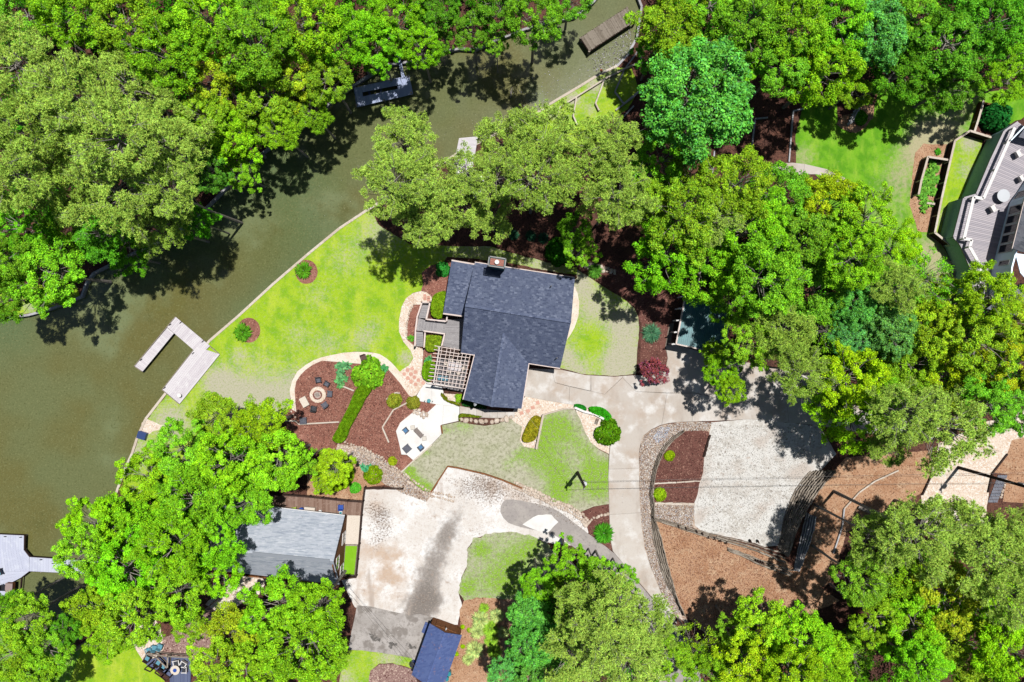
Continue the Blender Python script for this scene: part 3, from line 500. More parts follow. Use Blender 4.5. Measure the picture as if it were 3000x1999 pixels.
def boards(name, A, B, C, D, n, z, th, m, parent, gap=.012, wobble=0):  # board k spans A->B side to D->C side, world xy corners
    A, B, C, D = [Vector(p) for p in (A, B, C, D)]; L = (D-A).length; g = gap/L
    for k in range(n):
        t0 = k/n+g/2; t1 = (k+1)/n-g/2; e = random.uniform(-wobble, wobble); dz = random.uniform(0, .006)
        q = [A.lerp(D, t0), B.lerp(C, t0), B.lerp(C, t1), A.lerp(D, t1)]
        if wobble:
            u = (q[1]-q[0]).normalized()*e; q = [v+u for v in q]
        MB().hexa([(p.x, p.y, z-th) for p in q], [(p.x, p.y, z+dz) for p in q]).build(name, m, parent)
def rail(P, z, h, m, parent, post_every=1.6, w=.09, rails=(1.0, .12), cap=True, posts=True, bal=True, mp=None):   # P world xy polyline
    P = [Vector(p) for p in P]
    for i in range(len(P)-1):
        a, b = P[i], P[i+1]
        MB().beam((*a, z+h-.05), (*b, z+h-.05), .15, .05).build('top_rail', m, parent)
        MB().beam((*a, z+.12), (*b, z+.12), .05, .08).build('bottom_rail', m, parent)
        L = (b-a).length; k = max(1, round(L/post_every))
        for j in range(k+(i == len(P)-2)):
            p = a.lerp(b, j/k); MB().box((p.x, p.y, z-.02), (.13, .13, h+.06)).build('post', mp or m, parent)
        if bal:
            mb = MB(); kk = int(L/.14)
            for j in range(1, kk): p = a.lerp(b, j/kk); mb.box((p.x, p.y, z+.2), (.035, .035, h-.25))
            o = mb.build('baluster', m, parent); o['kind'] = 'stuff'

# ------------------------------------------------------------------ main house
E, RZ = 3.2, 7.2
hs = thing('house', 'large central house with navy blue shingle roof and a south gable wing', 'house', W3(1500, 980, 0))
EN0, EN1 = W3(1391, 769, E), W3(1684, 814, E); ES1, ES0 = W3(1641, 1079, E), W3(1350, 1034, E)
R0, R1 = W3(1363, 895, RZ), W3(1673, 944, RZ)
WR0, WR1 = W3(1476, 976, 5.55), W3(1440, 1192, 5.55)
WW0, WW1, WE1, WE0 = W3(1391, 1039, E+.02), W3(1357, 1171, E+.02), W3(1528, 1198, E+.02), W3(1549, 1065, E+.02)
rf = slabface('roof', [EN0, R0, R1, EN1], .16, m_navy, hs)
slabface('roof', [ES0, ES1, R1, R0], .16, m_navy, hs)
def lerp(a, b, t): return a+(b-a)*t
slabface('roof', [WW0, WW1, WR1, WR0], .15, m_navy, hs); slabface('roof', [WR0, WR1, WE1, WE0], .15, m_navy, hs)
MB().beam(R0+Vector((0, 0, .0)), R1+Vector((0, 0, .0)), .3, .05).build('ridge_cap', m_navy, hs)
MB().beam(WR0, WR1, .28, .05).build('ridge_cap', m_navy, hs)
lw = [W3(1323, 763, 2.7), W3(1298, 919, 2.7), W3(1357, 927, 3.35), W3(1393, 775, 3.35)]
slabface('lower_roof', lw, .15, m_navy, hs)
for a, b in ((EN0, EN1), (WE0, WE1), (WW0, WW1), (ES0, lerp(ES0, ES1, .14)), (lerp(ES0, ES1, .66), ES1), (lw[0], lw[3]), (lw[1], lw[2])):
    MB().beam(a+Vector((0, 0, -.12)), b+Vector((0, 0, -.12)), .16, .13).build('gutter', m_fascia, hs)
i_ = lambda p, q, t: p+(q-p)*t
def footprint(P, ins, z):
    c = sum(P, Vector())/len(P); return [(p.x+(c.x-p.x)*ins, p.y+(c.y-p.y)*ins) for p in P]
fm = footprint([EN0, ES0, ES1, EN1], .06, 0); fw = footprint([lerp(WW0, WR0, -.0), WW1, WE1, WE0], .07, 0); fl = footprint(lw, .08, 0)
for F_, h_ in ((fm, E), (fw, E-.1), (fl, 2.55)):
    for i in range(4): wallface('wall', F_[i], F_[(i+1) % 4], 0, h_, m_sid, hs)
for a, b, tp in ((fm[0], fm[1], R0), (fm[2], fm[3], R1)): wallface('gable', a, b, E, E+.01, m_sid, hs, apex=(.48, RZ-.3))
wallface('gable', fw[1], fw[2], E-.1, E-.09, m_sid, hs, apex=(.5, 5.2))
window(fw[1], fw[2], 1.6, 1.0, 1.0, 1.3, hs, side=1); window(fw[1], fw[2], 4.8, 1.0, 1.0, 1.3, hs, side=1)
window(fm[0], fm[1], 7.2, .5, 1.8, 1.9, hs, side=-1); window(fm[2], fm[3], 3, 1, 1, 1.3, hs, side=1); window(fm[3], fm[0], 4, 1, 1, 1.3, hs)
g0 = lerp(Vector((*fm[1], 0)), Vector((*fm[2], 0)), .78)
MB().box((g0.x, g0.y-.1, .05), (2.5, .08, 2.3), rz=-.15).build('garage_door', m_white, hs)
for x, y in ((1615, 838), (1632, 1049)): MB().tube(W3(x, y, 4.0), W3(x, y, 5.2), .07).build('vent_pipe', m_black, hs)
ch = MB(); cx_, cy_ = W(1456, 769, 7.6); ch.box((cx_, cy_, 0), (1.62, .85, 7.6), rz=-.15); chim = ch.build('chimney', mat('teal_grey_stucco', T(60, 116, 122)), hs)
k_ = MB()
for u, v, a, b in ((-.9, 0, .12, 1.1), (.9, 0, .12, 1.1), (0, .5, 1.9, .12), (0, -.5, 1.9, .12)):
    c_, s_ = math.cos(-.15), math.sin(-.15); k_.box((cx_+u*c_-v*s_, cy_+u*s_+v*c_, 7.6), (a, b, .16), rz=-.15)
k_.build('chimney_rim', m_black, chim)
MB().box((cx_, cy_, 7.6), (1.5, .72, .05), rz=-.15).build('chimney_cap', m_brick, chim)
MB().tube((cx_, cy_, 7.6), (cx_, cy_, 8.0), .26, .24, 14).build('flue', m_white, chim)
# dish
d_ = thing('satellite_dish', 'pale satellite dish on the south eave of the navy roofed house', 'satellite dish', W3(1394, 1177, 3.2))
bm = bmesh.new(); bmesh.ops.create_cone(bm, cap_ends=False, segments=18, radius1=.42, radius2=.12, depth=.12); 
bmesh.ops.create_circle(bm, cap_ends=True, segments=18, radius=.12, matrix=Matrix.Translation((0, 0, .06)))
me = bpy.data.meshes.new('dish'); bm.to_mesh(me); bm.free(); me.materials.append(m_metal)
o = bpy.data.objects.new('dish', me); COL.objects.link(o); o.parent = d_; o.location = (0, 0, .55); o.rotation_euler = (math.radians(205), math.radians(35), 0); o.scale = (.6, 1.2, 1)
MB().tube((0, 0, 0), (0, 0, .55), .03).tube((0, 0, .5), (.45, .15, .7), .02).build('arm', m_metal, d_, True)

# ------------------------------------------------------------------ west deck, ramp, stairs, pergola
def Z1(x, y): return (1160+x/6.03, 840+y/6.03)
def Z2(x, y): return (1160+x/6.03, 1000+y/6.03)
DZ = .9
dk = thing('deck', 'grey raised deck with white railings on the west side of the navy house', 'deck', W3(1300, 970, 0))
def WQ(F, L, z): return [W(*F(*p), z) for p in L]
A, B, C_, D = WQ(Z1, [(895, 585), (1200, 560), (1200, 1130), (825, 1050)], DZ); boards('board', A, B, C_, D, 22, DZ, .05, m_deckg, dk)
A, B, C_, D = WQ(Z1, [(530, 600), (500, 785), (865, 835), (897, 590)], DZ); boards('board', A, B, C_, D, 16, DZ, .05, m_deckg, dk)
A, B, C_, D = WQ(Z1, [(400, 555), (360, 780), (497, 790), (533, 600)], DZ); boards('board', A, B, C_, D, 7, DZ, .05, m_deckg, dk)
A, B, C_, D = WQ(Z1, [(398, 550), (548, 565), (592, 290), (478, 285)], DZ-.15); boards('ramp_board', A, B, C_, D, 13, DZ-.15, .05, m_deckg, dk)
for k in range(8):
    t = k/8; y = 800+t*245; a = W3(*Z1(368-t*22, y), 0); b = W3(*Z1(497-t*14, y+12), 0)
    MB().beam((a.x, a.y-.12, DZ-.14-k*.105), (b.x, b.y-.12, DZ-.14-k*.105), .26, .05).build('tread', m_deckg, dk)
for L_ in ([(455, 275), (455, 300), (375, 535), (345, 775), (335, 1045)], [(600, 275), (590, 330), (535, 575), (890, 615)], [(893, 610), (905, 520)], [(497, 785), (860, 835), (810, 1040)], [(510, 800), (490, 1070)], [(455, 275), (600, 275)]):
    rail(WQ(Z1, L_, DZ+.9), DZ if L_[0][0] != 510 else DZ-.3, .95, m_fascia, dk, 1.5)
MB().box((*W(*Z1(995, 860), .5), 0), (3.0, 5.2, .84), rz=-.12).build('skirt', m_dark, dk)
# lower terrace below the pergola, of concrete blocks
tr = sheet('terrace', [Z2(740, 180), Z2(1290, 250), Z2(1180, 900), Z2(650, 780)], .05, mat('grey_terrace', T(140, 136, 138), [('brick', (.6, .6), T(112, 108, 112), .2, .9, .15)]), thick=.05)
pg = thing('pergola', 'white timber pergola over the seating terrace beside the deck', 'pergola', W3(1330, 1070, 0))
PH = 2.9
for i in range(11):
    y0 = 80+i*66.5; x0 = 685-i*13.5; y1 = y0+78+i*1.5; x1 = 1135 if i < 2 else 1310-(i-2)*11
    MB().beam(W3(*Z2(x0, y0), PH), W3(*Z2(x1, y1), PH), .075, .2).build('rafter', m_fascia, pg)
for i in range(9):
    xa = 770+i*68; xb = 662+i*65
    if i == 1: xa, xb = 815, 705
    MB().beam(W3(*Z2(xa, 112 if i < 5 else 200+(i-5)*12), PH+.2), W3(*Z2(xb, 745+i*10), PH+.2), .06, .09).build('slat', m_fascia, pg)
MB().beam(W3(*Z2(772, 100), PH-.22), W3(*Z2(665, 760), PH-.22), .14, .2).build('beam', m_white, pg)
MB().beam(W3(*Z2(665, 745), PH-.22), W3(*Z2(1190, 835), PH-.22), .12, .2).build('beam', m_white, pg)
for x, y in ((772, 110), (720, 430), (668, 748), (1160, 825), (915, 792)):
    MB().box(W3(*Z2(x, y), 1.5).xy.to_tuple()+(0,), (.16, .16, PH-.2)).build('post', m_white, pg)

# ------------------------------------------------------------------ docks
def dockpiece(F, quads, z, m, parent, pitch=.145, th=.08):
    for q in quads:
        P = [W(*F(*p), z) for p in q]; n = max(3, int((Vector(P[3])-Vector(P[0])).length/pitch)); boards('board', *P, n, z, th, m, parent, gap=.008)
ident = lambda x, y: (x, y)
B1 = lambda x, y: (x/2.34, 660+y/2.34)
dz = .22
dm = thing('dock', 'pale U shaped boat dock on the green lake beside the main lawn', 'dock', W3(560, 1050, WZ))
dockpiece(B1, [[(978, 1003), (925, 967), (1146, 704), (1192, 742)], [(1146, 700), (1205, 630), (1440, 828), (1372, 895)]], dz, m_deckl, dm, .2)
dockpiece(B1, [[(1348, 833), (1115, 1128), (1232, 1225), (1507, 885)]], dz+.003, m_deckl, dm, .22)
for a, b in (((925, 967), (1205, 630)), ((1205, 630), (1507, 885)), ((1507, 885), (1232, 1225)), ((1232, 1225), (1115, 1128)), ((1115, 1128), (1348, 833)), ((1212, 720), (978, 1003)), ((978, 1003), (925, 967)), ((1348, 833), (1212, 720))):
    MB().beam(W3(*B1(*a), -.0), W3(*B1(*b), -.0), .08, .2).build('rim_joist', m_timber, dm)
for x, y in ((940, 975), (1060, 850), (1200, 650), (1300, 740), (1420, 840), (1130, 1120), (1240, 985), (1330, 870)):
    p = W3(*B1(x, y), 0); MB().tube((p.x, p.y, -2.2), (p.x, p.y, .12), .11, .11, 8).build('pile', m_timber, dm)
for x, y in ((1240, 668), (1168, 682), (970, 922), (1325, 878), (1392, 797), (1130, 1115)):
    p = W3(*B1(x, y), dz); MB().box((p.x, p.y, dz), (.24, .1, .08), rz=.7).box((p.x, p.y, dz+.08), (.34, .06, .04), rz=.7).build('cleat', m_black, dm)
st = thing('stool', 'small white round stool at the south corner of the U shaped dock', 'stool', W3(530, 1158, dz))
MB().tube((0, 0, .42), (0, 0, .48), .24, .24, 14).build('seat', m_white, st, True)
for k in range(3):
    a = k*2.1; MB().tube((.12*math.cos(a), .12*math.sin(a), .42), (.2*math.cos(a), .2*math.sin(a), 0), .02).build('leg', m_white, st, True)
R2 = lambda x, y: (x/6.533, 1540+y/6.533)
dl = thing('dock', 'wide bluish white dock at the lower left edge running under the tree', 'dock', W3(60, 1650, WZ))
q = [[(-500, 150), (-500, 1460), (110, 1385), (160, 180)], [(160, 180), (110, 1385), (310, 1330), (465, 195)]]
P_ = WQ(R2, [(-500, 150), (465, 192), (455, 470), (570, 605), (1000, 635), (1900, 690), (1900, 950), (1500, 918), (560, 875), (400, 1000), (380, 1290), (0, 1400), (-500, 1480)], .25)
dockpiece(R2, [[(455, 192), (452, 465), (-500, 430), (-500, 150)]], .25, m_deckb, dl, .3)
dockpiece(R2, [[(-500, 430), (-500, 900), (560, 875), (452, 465)]], .247, m_deckb, dl, .3)
dockpiece(R2, [[(565, 605), (560, 875), (1250, 908), (1250, 650)]], .25, m_deckb, dl, .3)
dockpiece(R2, [[(1250, 650), (1250, 908), (1900, 950), (1900, 690)]], .25, m_deckb, dl, .3)
dockpiece(R2, [[(558, 605), (452, 468), (470, 800), (558, 872)]], .253, m_deckb, dl, .3)
dockpiece(R2, [[(-500, 900), (-500, 1480), (0, 1400), (375, 1290), (400, 1000), (555, 878)][:4]], .245, m_deckb, dl, .3)
dockpiece(R2, [[(555, 876), (-20, 890), (10, 1200), (395, 1000)]], .242, m_deckb, dl, .3)
for i in range(len(P_)):
    a, b = P_[i], P_[(i+1) % len(P_)]; MB().beam((*a, -.05), (*b, -.05), .1, .26).build('rim_joist', m_dark, dl)
for x, y in ((465, 200), (455, 470), (1000, 640), (560, 870), (390, 1280), (0, 190), (800, 880)):
    p = W3(*R2(x, y), 0); MB().tube((p.x, p.y, -2.2), (p.x, p.y, .15), .12, .12, 8).build('pile', m_timber, dl)
for x, y in ((105, 210), (405, 222), (790, 652), (1025, 722)):
    p = W3(*R2(x, y), .25); MB().box((p.x, p.y, .25), (.24, .1, .08), rz=.1).box((p.x, p.y, .33), (.32, .06, .04), rz=.1).build('cleat', m_black, dl)
A2 = lambda x, y: (750+x/2.34, y/2.34)
m_deckn2 = mat('shade_blue_dock_board', T(196, 206, 236), [('rand', 0, T(176, 188, 220), 0, 1)])  # blue of the tree shade mixed into the board colour
dn = thing('dock', 'shaded dark blue dock with a boat slip under the trees of the far bank', 'dock', W3(1120, 270, WZ))
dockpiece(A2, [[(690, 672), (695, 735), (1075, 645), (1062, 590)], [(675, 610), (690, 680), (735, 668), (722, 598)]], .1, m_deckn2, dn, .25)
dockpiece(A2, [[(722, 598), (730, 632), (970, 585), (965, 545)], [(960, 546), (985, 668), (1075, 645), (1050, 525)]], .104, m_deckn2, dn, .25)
for a, b in (((675, 610), (695, 735)), ((695, 735), (1075, 645)), ((1075, 645), (1050, 525)), ((1050, 525), (675, 610))): MB().beam(W3(*A2(*a), -.1), W3(*A2(*b), -.1), .08, .2).build('rim_joist', m_deckn2, dn)
for x, y in ((690, 725), (1065, 640), (880, 690), (1045, 530)): p = W3(*A2(x, y), 0); MB().tube((p.x, p.y, -2.2), (p.x, p.y, .3), .1, .1, 8).build('pile', m_timber, dn)
gw = [W(*A2(*p), .3) for p in ((1000, 535), (960, 370), (982, 368), (1022, 530))]
boards('gangway_board', gw[0], gw[3], gw[2], gw[1], 26, .3, .05, m_deckn2, dn); 
# rowing boat in the slip
bt = thing('rowing_boat', 'dark boat floating in the slip of the shaded far dock', 'boat', W3(*A2(850, 634), WZ), rz=math.radians(13))
sec = [(-2.2, .55, .0), (-1.2, .68, -.04), (0, .7, -.05), (1.1, .55, 0), (1.9, .25, .08), (2.3, .02, .16)]
V = []; F = []
for x, hw, up in sec: V += [(x, -hw, .4+up), (x, -hw*.7, -.05), (x, hw*.7, -.05), (x, hw, .4+up)]
for i in range(5):
    for k in range(3): F.append((i*4+k, i*4+4+k, i*4+5+k, i*4+1+k))
F.append((0, 1, 2, 3)); mesh_obj('hull', V, F, m_dark, bt, True)
for x in (-1.2, .2): MB().box((x, 0, .25), (.25, 1.2, .04)).build('seat', m_deckn, bt, True)
A3 = lambda x, y: (1500+x/2.34, y/2.34)
do = thing('dock', 'old weathered grey brown plank dock at the head of the cove', 'dock', W3(1780, 90, WZ))
q = [W(*A3(*p), .7) for p in ((530, 350), (470, 258), (790, 50), (842, 145))]
boards('plank', *q, 62, .7, .08, m_decko, do, gap=.02, wobble=.05)
for a, b in ((0, 3), (1, 2), (0, 1)): MB().beam((*q[a], .35), (*q[b], .35), .12, .25).build('rim_joist', m_dark, do)
for a in q: MB().tube((*a, -2), (*a, .62), .13, .12, 8).build('pile', m_timber, do)
dkb = thing('swim_platform', 'pale grey plank landing glimpsed between the lakeside pines', 'dock', W3(1380, 430, WZ))
q = [W(*p, .15) for p in ((1330, 480), (1385, 495), (1400, 400), (1345, 405))]; boards('plank', *q, 24, .15, .08, m_deckl, dkb)

# ------------------------------------------------------------------ grey roofed house, lower left
G3 = lambda x, y: (820+x/5.407, 1430+y/5.407)
g = thing('house', 'house with light grey shingle roof beside the pale lot, half under the big tree', 'house', W3(850, 1600, 0))
GE, GR = 2.7, 6.2
n0, n1, s1, s0 = W3(640, 1468, GE), W3(1010, 1511, GE), W3(996, 1714, GE), W3(640, 1672, GE)
r0, r1 = W3(612, 1608, GR), W3(977, 1645, GR)
slabface('roof', [n0, r0, r1, n1], .15, m_grey, g); slabface('roof', [r0, s0, s1, r1], .15, m_grey, g)
MB().beam(lerp(r0, r1, .35), lerp(r0, r1, .97), .34, .06).build('ridge_vent', mat('ridge_grey', T(150, 156, 166)), g)
MB().beam(n0+Vector((0, 0, -.12)), n1+Vector((0, 0, -.12)), .14, .12).build('gutter', m_white, g)
for a, b in ((n1, r1), (r1, s1)): MB().beam(a+Vector((.02, 0, -.16)), b+Vector((.02, 0, -.16)), .1, .14).build('bargeboard', m_dark, g)
gf = [W(660, 1478, 0), W(1016, 1512, 0), W(1004, 1690, 0), W(660, 1660, 0)]
e0, e1 = Vector(gf[1]), Vector(gf[2]); wg = m_brownw
for a, b in ((0, 1), (2, 3), (3, 0)): wallface('wall', gf[a], gf[b], 0, GE, wg, g)
wallface('wall', gf[1], gf[2], 0, GE-.1, wg, g, apex=(.58, GR-.35))
for u, z, wd, h in ((2.2, .7, 1.2, 1.4), (4.4, 3.2, 1.4, 1.3), (5.9, .6, 1.1, 1.5)): window(gf[1], gf[2], u, z, wd, h, g, side=-1, bars=2)
MB().tube(W3(885, 1516, 3.0), W3(885, 1516, 3.4), .06).build('vent_pipe', m_black, g)
aw = MB(); a_ = W(672, 1545, 2.2); aw.box((*a_, 2.2), (2.0, 3.4, .08), rz=-.1); tag(aw.build('awning', m_sidb), 'pale blue awning on the shaded left end of the light grey roof', 'awning')
gd = thing('deck', 'brown plank deck with dark railings around the light grey roofed house', 'deck', W3(960, 1480, 0))
q = [W(*G3(*p), .1) for p in ((-150, 90), (-150, 360), (1070, 450), (1070, 190))]; boards('board', *q, 60, .1, .08, m_deckbr, gd)
q = [W(*G3(*p), .104) for p in ((1080, 195), (1062, 430), (1290, 440), (1315, 205))]; boards('board', *q, 12, .104, .08, m_deckbr, gd)
rail([W(*G3(*p), .8) for p in ((-100, 95), (470, 135), (1075, 200), (1315, 215))], .1, 1.05, m_dark, gd, 1.7)
rail([W(*G3(*p), .8) for p in ((1345, -10), (1315, 215), (1290, 450), (1255, 900), (1205, 1405), (975, 1395))], 0, 1.05, m_dark, gd, 2.2)
rail([W(*p, .8) for p in ((1068, 1431), (1120, 1431), (1179, 1433))], 0, .9, m_dark, gd, 2.2)
tag(MB().poly([W(*G3(*p)) for p in ((1038, 885), (1245, 890), (1275, 435), (1062, 430))][::1], .05, .1).build('sun_mat', m_cream), 'cream slab of pavement between the brown deck and the green turf strip', 'pad')
tf = thing('turf_strip', 'bright green artificial turf strip in a timber frame below the gable', 'turf', W3(1027, 1640, 0))
tp = [W(*G3(*p)) for p in ((1000, 1365), (1190, 1380), (1240, 905), (1035, 900))]
MB().poly(tp, .05, .11).build('turf', m_turf, tf)
for i in range(4): MB().beam((*tp[i], .02), (*tp[(i+1) % 4], .02), .16, .14).build('frame', m_timber, tf)

# ------------------------------------------------------------------ garage, bottom centre
S4 = lambda x, y: (1180+x/7.16, 1780+y/7.16)
gr = thing('garage', 'small garage with blue shingle roof and brown front at the bottom edge', 'garage', W3(1290, 1900, 0))
b0, b1 = Vector(W(*S4(640, 215))), Vector(W(*S4(1225, 430))); dirv = Vector(W(*S4(225, 1370), 2.3))-Vector(W(*S4(580, 370), 2.3)); b2, b3 = b1+dirv*1.05, b0+dirv*1.05
for a, b in ((b1, b2), (b2, b3), (b3, b0)): wallface('wall', a, b, 0, 2.3, m_brownw, gr)
wallface('wall', b0, b1, 0, 2.3, m_brownw, gr, apex=(.5, 3.1))
dd = (b1-b0).normalized(); nn = Vector((-dd.y, dd.x)); nn = nn if nn.y > 0 else -nn
mid = (b0+b1)/2+nn*.09
for k in range(4): MB().box((mid.x, mid.y, .1+k*.5), (2.5, .06, .48), rz=math.atan2(dd.y, dd.x)).build('door_panel', m_brownw, gr)
def at(p, z): return Vector((p.x, p.y, z))
ov = .22; o0, o1 = b0-dd*ov+nn*.1, b1+dd*ov+nn*.1; o2, o3 = o1+dirv*1.08, o0+dirv*1.08; m0, m1 = (o0+o1)/2, (o2+o3)/2
slabface('roof', [at(o0, 2.25), at(o3, 2.25), at(m1, 3.25), at(m0, 3.25)], .12, m_navy2, gr)
slabface('roof', [at(m0, 3.25), at(m1, 3.25), at(o2, 2.25), at(o1, 2.25)], .12, m_navy2, gr)
MB().beam(at(m0, 3.23), at(m1, 3.23), .26, .05).build('ridge_cap', m_navy2, gr)
p = mid+nn*.1; MB().tube((p.x, p.y, 2.7), (p.x+nn.x*.25, p.y+nn.y*.25, 2.75), .04, .09, 8).build('lamp', m_white, gr)

# ------------------------------------------------------------------ teal metal shed
sh = thing('carport', 'open sided shed with teal ribbed metal roof half under the trees east of the lawn', 'shed', W3(2060, 960, 0))
t0, t1, t2, t3 = W3(2008, 868, 3.1), W3(1981, 1008, 3.1), W3(2120, 1038, 2.6), W3(2148, 895, 2.6)
slabface('roof', [t0, t1, t2, t3], .06, m_teal, sh)
for k in range(24):
    f = (k+.5)/24; a = lerp(t0, t3, f); b = lerp(t1, t2, f); MB().beam(a, b, .05, .05).build('rib', m_teal, sh)
for a, b in ((t0, t1), (t1, t2), (t3, t2)): MB().beam(a+Vector((0, 0, -.16)), b+Vector((0, 0, -.16)), .16, .16).build('fascia', m_fascia, sh)
for f in (0, .25, .5, .75, 1):
    p = lerp(t0, t1, f); MB().beam(p+Vector((0, 0, -.2)), p+Vector((-.45, -.05, -.35)), .14, .08).build('bracket', m_white, sh)
    for e_ in (t0, t3):
        p = lerp(e_, e_+(t1-t0), f); MB().box((p.x*.99, p.y, 0), (.15, .15, 2.5)).build('post', m_white, sh)
wallface('wall', (t3.x*.99, t3.y), (t2.x*.99, t2.y), 0, 2.4, m_dark, sh)
sheet('shed_kerb', [(1960, 950), (1975, 945), (1966, 1000), (1956, 1030), (1968, 1052), (1960, 1054), (1948, 1020)], .02, m_timber, thick=.0)

# ------------------------------------------------------------------ large house on the right edge
R6 = lambda x, y: (2680+x/5.6, 330+y/5.6)
R7 = lambda x, y: (2680+x/4.125, 560+y/4.125)
rh = thing('house', 'large pale blue house with raised deck and tall windows on the right edge', 'house', W3(2900, 600, 0))
LH = 3.0
base = [R6(1480, 320), R6(1185, 430), R6(950, 1000), R6(930, 1250)]
lo = [W(*R6(1640, 210), LH), W(*R6(1480, 310), LH), W(*R6(1250, 800), LH), W(*R6(1030, 1330), LH), W(*R7(612, 90), LH), W(*R7(480, 560), LH), W(*R7(560, 660), LH), W(*R7(680, 930), LH), W(*R7(700, 1250), LH)]
lo = [W(*R6(1700, 160), LH)]+lo[1:3]+[W(*R6(1020, 1350), LH), W(*R7(600, 90), LH), W(*R7(480, 555), LH), W(*R7(560, 640), LH), W(*R7(690, 940), LH), W(*R7(700, 1300), LH)]
for i in range(len(lo)-1): wallface('lower_wall', lo[i], lo[i+1], 0, LH-.25, m_sidt, rh, th=.2)
dkp = thing('deck', 'upper deck of the pale blue house with thick white railing and round table', 'deck', W3(2890, 600, LH))
hw = [W(*R7(1250, -300), LH), W(*R7(1160, 0), LH), W(*R7(1070, 60), LH), W(*R7(930, 960), LH), W(*R7(870, 1300), LH)]
hw = [W(3075, 420, LH), W(2985, 560, LH), W(*R7(1150, 150), LH), W(*R7(935, 960), LH), W(*R7(900, 1300), LH)]
for i in range(len(lo)-1): MB().beam((*lo[i], LH-.2), (*lo[i+1], LH-.2), .3, .2).build('edge_beam', m_deckw, dkp)
Lf = [Vector(p) for p in (lo[0], lo[1], lo[2], lo[3], lo[4], lo[5], lo[6], lo[7], lo[8])]
def along(P, t):
    d = [0]
    for i in range(len(P)-1): d.append(d[-1]+(Vector(P[i+1])-Vector(P[i])).length)
    s = t*d[-1]
    for i in range(len(P)-1):
        if s <= d[i+1]+1e-6: return Vector(P[i]).lerp(Vector(P[i+1]), (s-d[i])/max(1e-6, d[i+1]-d[i]))
    return Vector(P[-1])
NB = 110
for k in range(NB):
    a0, a1 = along(Lf, k/NB+.0006), along(Lf, (k+1)/NB-.0006); b0_, b1_ = along(hw, k/NB+.0006), along(hw, (k+1)/NB-.0006)
    MB().hexa([(v.x, v.y, LH-.06) for v in (a0, a1, b1_, b0_)], [(v.x, v.y, LH+random.uniform(0, .01)) for v in (a0, a1, b1_, b0_)]).build('board', m_deckw, dkp)
rl = [W(*p, LH+1) for p in (R6(1640, 250), R6(1540, 480), R6(1340, 930), R6(1120, 1410), R6(985, 1400), R7(720, 80), R7(600, 560), R7(700, 600), R7(665, 680), R7(800, 920), R7(830, 1100))]
rl = [W(*p, LH+1) for p in (R6(1640, 250), R6(1540, 480), R6(1340, 930), R6(1125, 1415), R6(970, 1385), R7(595, 575), R7(690, 590), R7(665, 675), R7(800, 915), R7(800, 1100))]
for i in range(len(rl)-1): MB().beam((*rl[i], LH+.95), (*rl[i+1], LH+.95), .34, .08).build('top_rail', m_white, dkp)
for i in range(len(rl)): MB().box((*rl[i], LH), (.16, .16, .95)).build('post', m_white, dkp)
UH = 6.4
for i in range(len(hw)-1): wallface('wall', hw[i], hw[i+1], LH, UH, m_sidb, rh, th=.16)
a = hw[2]; b = hw[3]
for k in range(5): window(a, b, 1.0+k*1.12, LH+.5, .85, 2.2, rh, side=1, bars=0)
window(a, b, 7.2, LH+1.2, .4, 1.6, rh, side=1, bars=0); window(hw[1], hw[2], .8, LH+.4, .8, 2.0, rh, side=1, bars=0)
slabface('roof', [W3(3000, 585, UH+.1), W3(2964, 728, UH+.1), W3(2998, 740, UH+1.2), W3(3090, 640, UH+2.4), W3(3110, 560, UH+2.4)], .15, m_slate, rh)
MB().beam(W3(3002, 580, UH), W3(2964, 730, UH), .18, .16).build('gutter', m_fascia, rh)
slabface('roof', [W3(2975, 742, UH-.3), W3(2990, 800, UH-.3), W3(3060, 880, UH-.3), W3(3100, 760, UH+1.2)], .12, m_sidb, rh)
slabface('lower_roof', [W3(2990, 830, 4.6), W3(2890, 905, 4.1), W3(3000, 930, 4.1), W3(3090, 850, 5)], .12, m_slate, rh)
slabface('lower_roof', [W3(3020, 350, 4.6), W3(2984, 402, 4.3), W3(3060, 420, 4.4), W3(3090, 330, 5)], .12, m_slate, rh)
MB().beam(W3(2960, 412, 4.2), W3(3030, 340, 4.2), .12, .14).build('gutter', m_sidb, rh)
tb = thing('round_table', 'round glass topped table on the upper deck of the pale blue house', 'table', W3(2928, 577, LH))
MB().tube((0, 0, .7), (0, 0, .74), .72, .72, 24).build('table_top', m_metal, tb, True); MB().tube((0, 0, 0), (0, 0, .7), .06).build('pedestal', m_black, tb, True)

# ------------------------------------------------------------------ garden walls, fences
def fence(name, label, cat, P, h, m, m2, z0=0, world=False, step=2.0, w=.08):
    P = P if world else [W(*p) for p in P]; P = dens(P, step, closed=False)
    t = thing(name, label, cat, (*P[0], z0))
    for i in range(len(P)-1):
        a, b = P[i], P[i+1]
        nb = max(1, int(h/.2))
        for k in range(nb): MB().beam((*a, z0+k*h/nb), (*b, z0+k*h/nb), w, h/nb-.012).build('board', m2, t)
        MB().beam((*a, z0+h), (*b, z0+h), .24, .05).build('cap', m, t)
    for p in P: MB().box((*p, z0), (w+.06, w+.06, h)).build('post', m, t)
    return t
fence('garden_wall', 'long pale capped wall with shade-darkened boards west of the blue house lawn strip', 'wall', [(2767, 722), (2722, 686), (2742, 585), (2752, 540), (2780, 421), (2823, 392), (2884, 411)], 1.2, m_timberl, m_dark)  # dark boards: shade of the west face put into the colour
fence('garden_wall', 'short wall with pale cap running up from the strip lawn corner', 'wall', [(2839, 394), (2850, 360), (2866, 304)], 1.0, m_timberl, m_brownw)
fence('raised_bed_wall', 'raised wall with shade-darkened boards on the left of the leafy planting bed', 'wall', [(2675, 575), (2683, 535), (2702, 467), (2759, 476)], 1.2, m_timberl, m_dark)  # boards dark here too, painting in the shade on the wall face
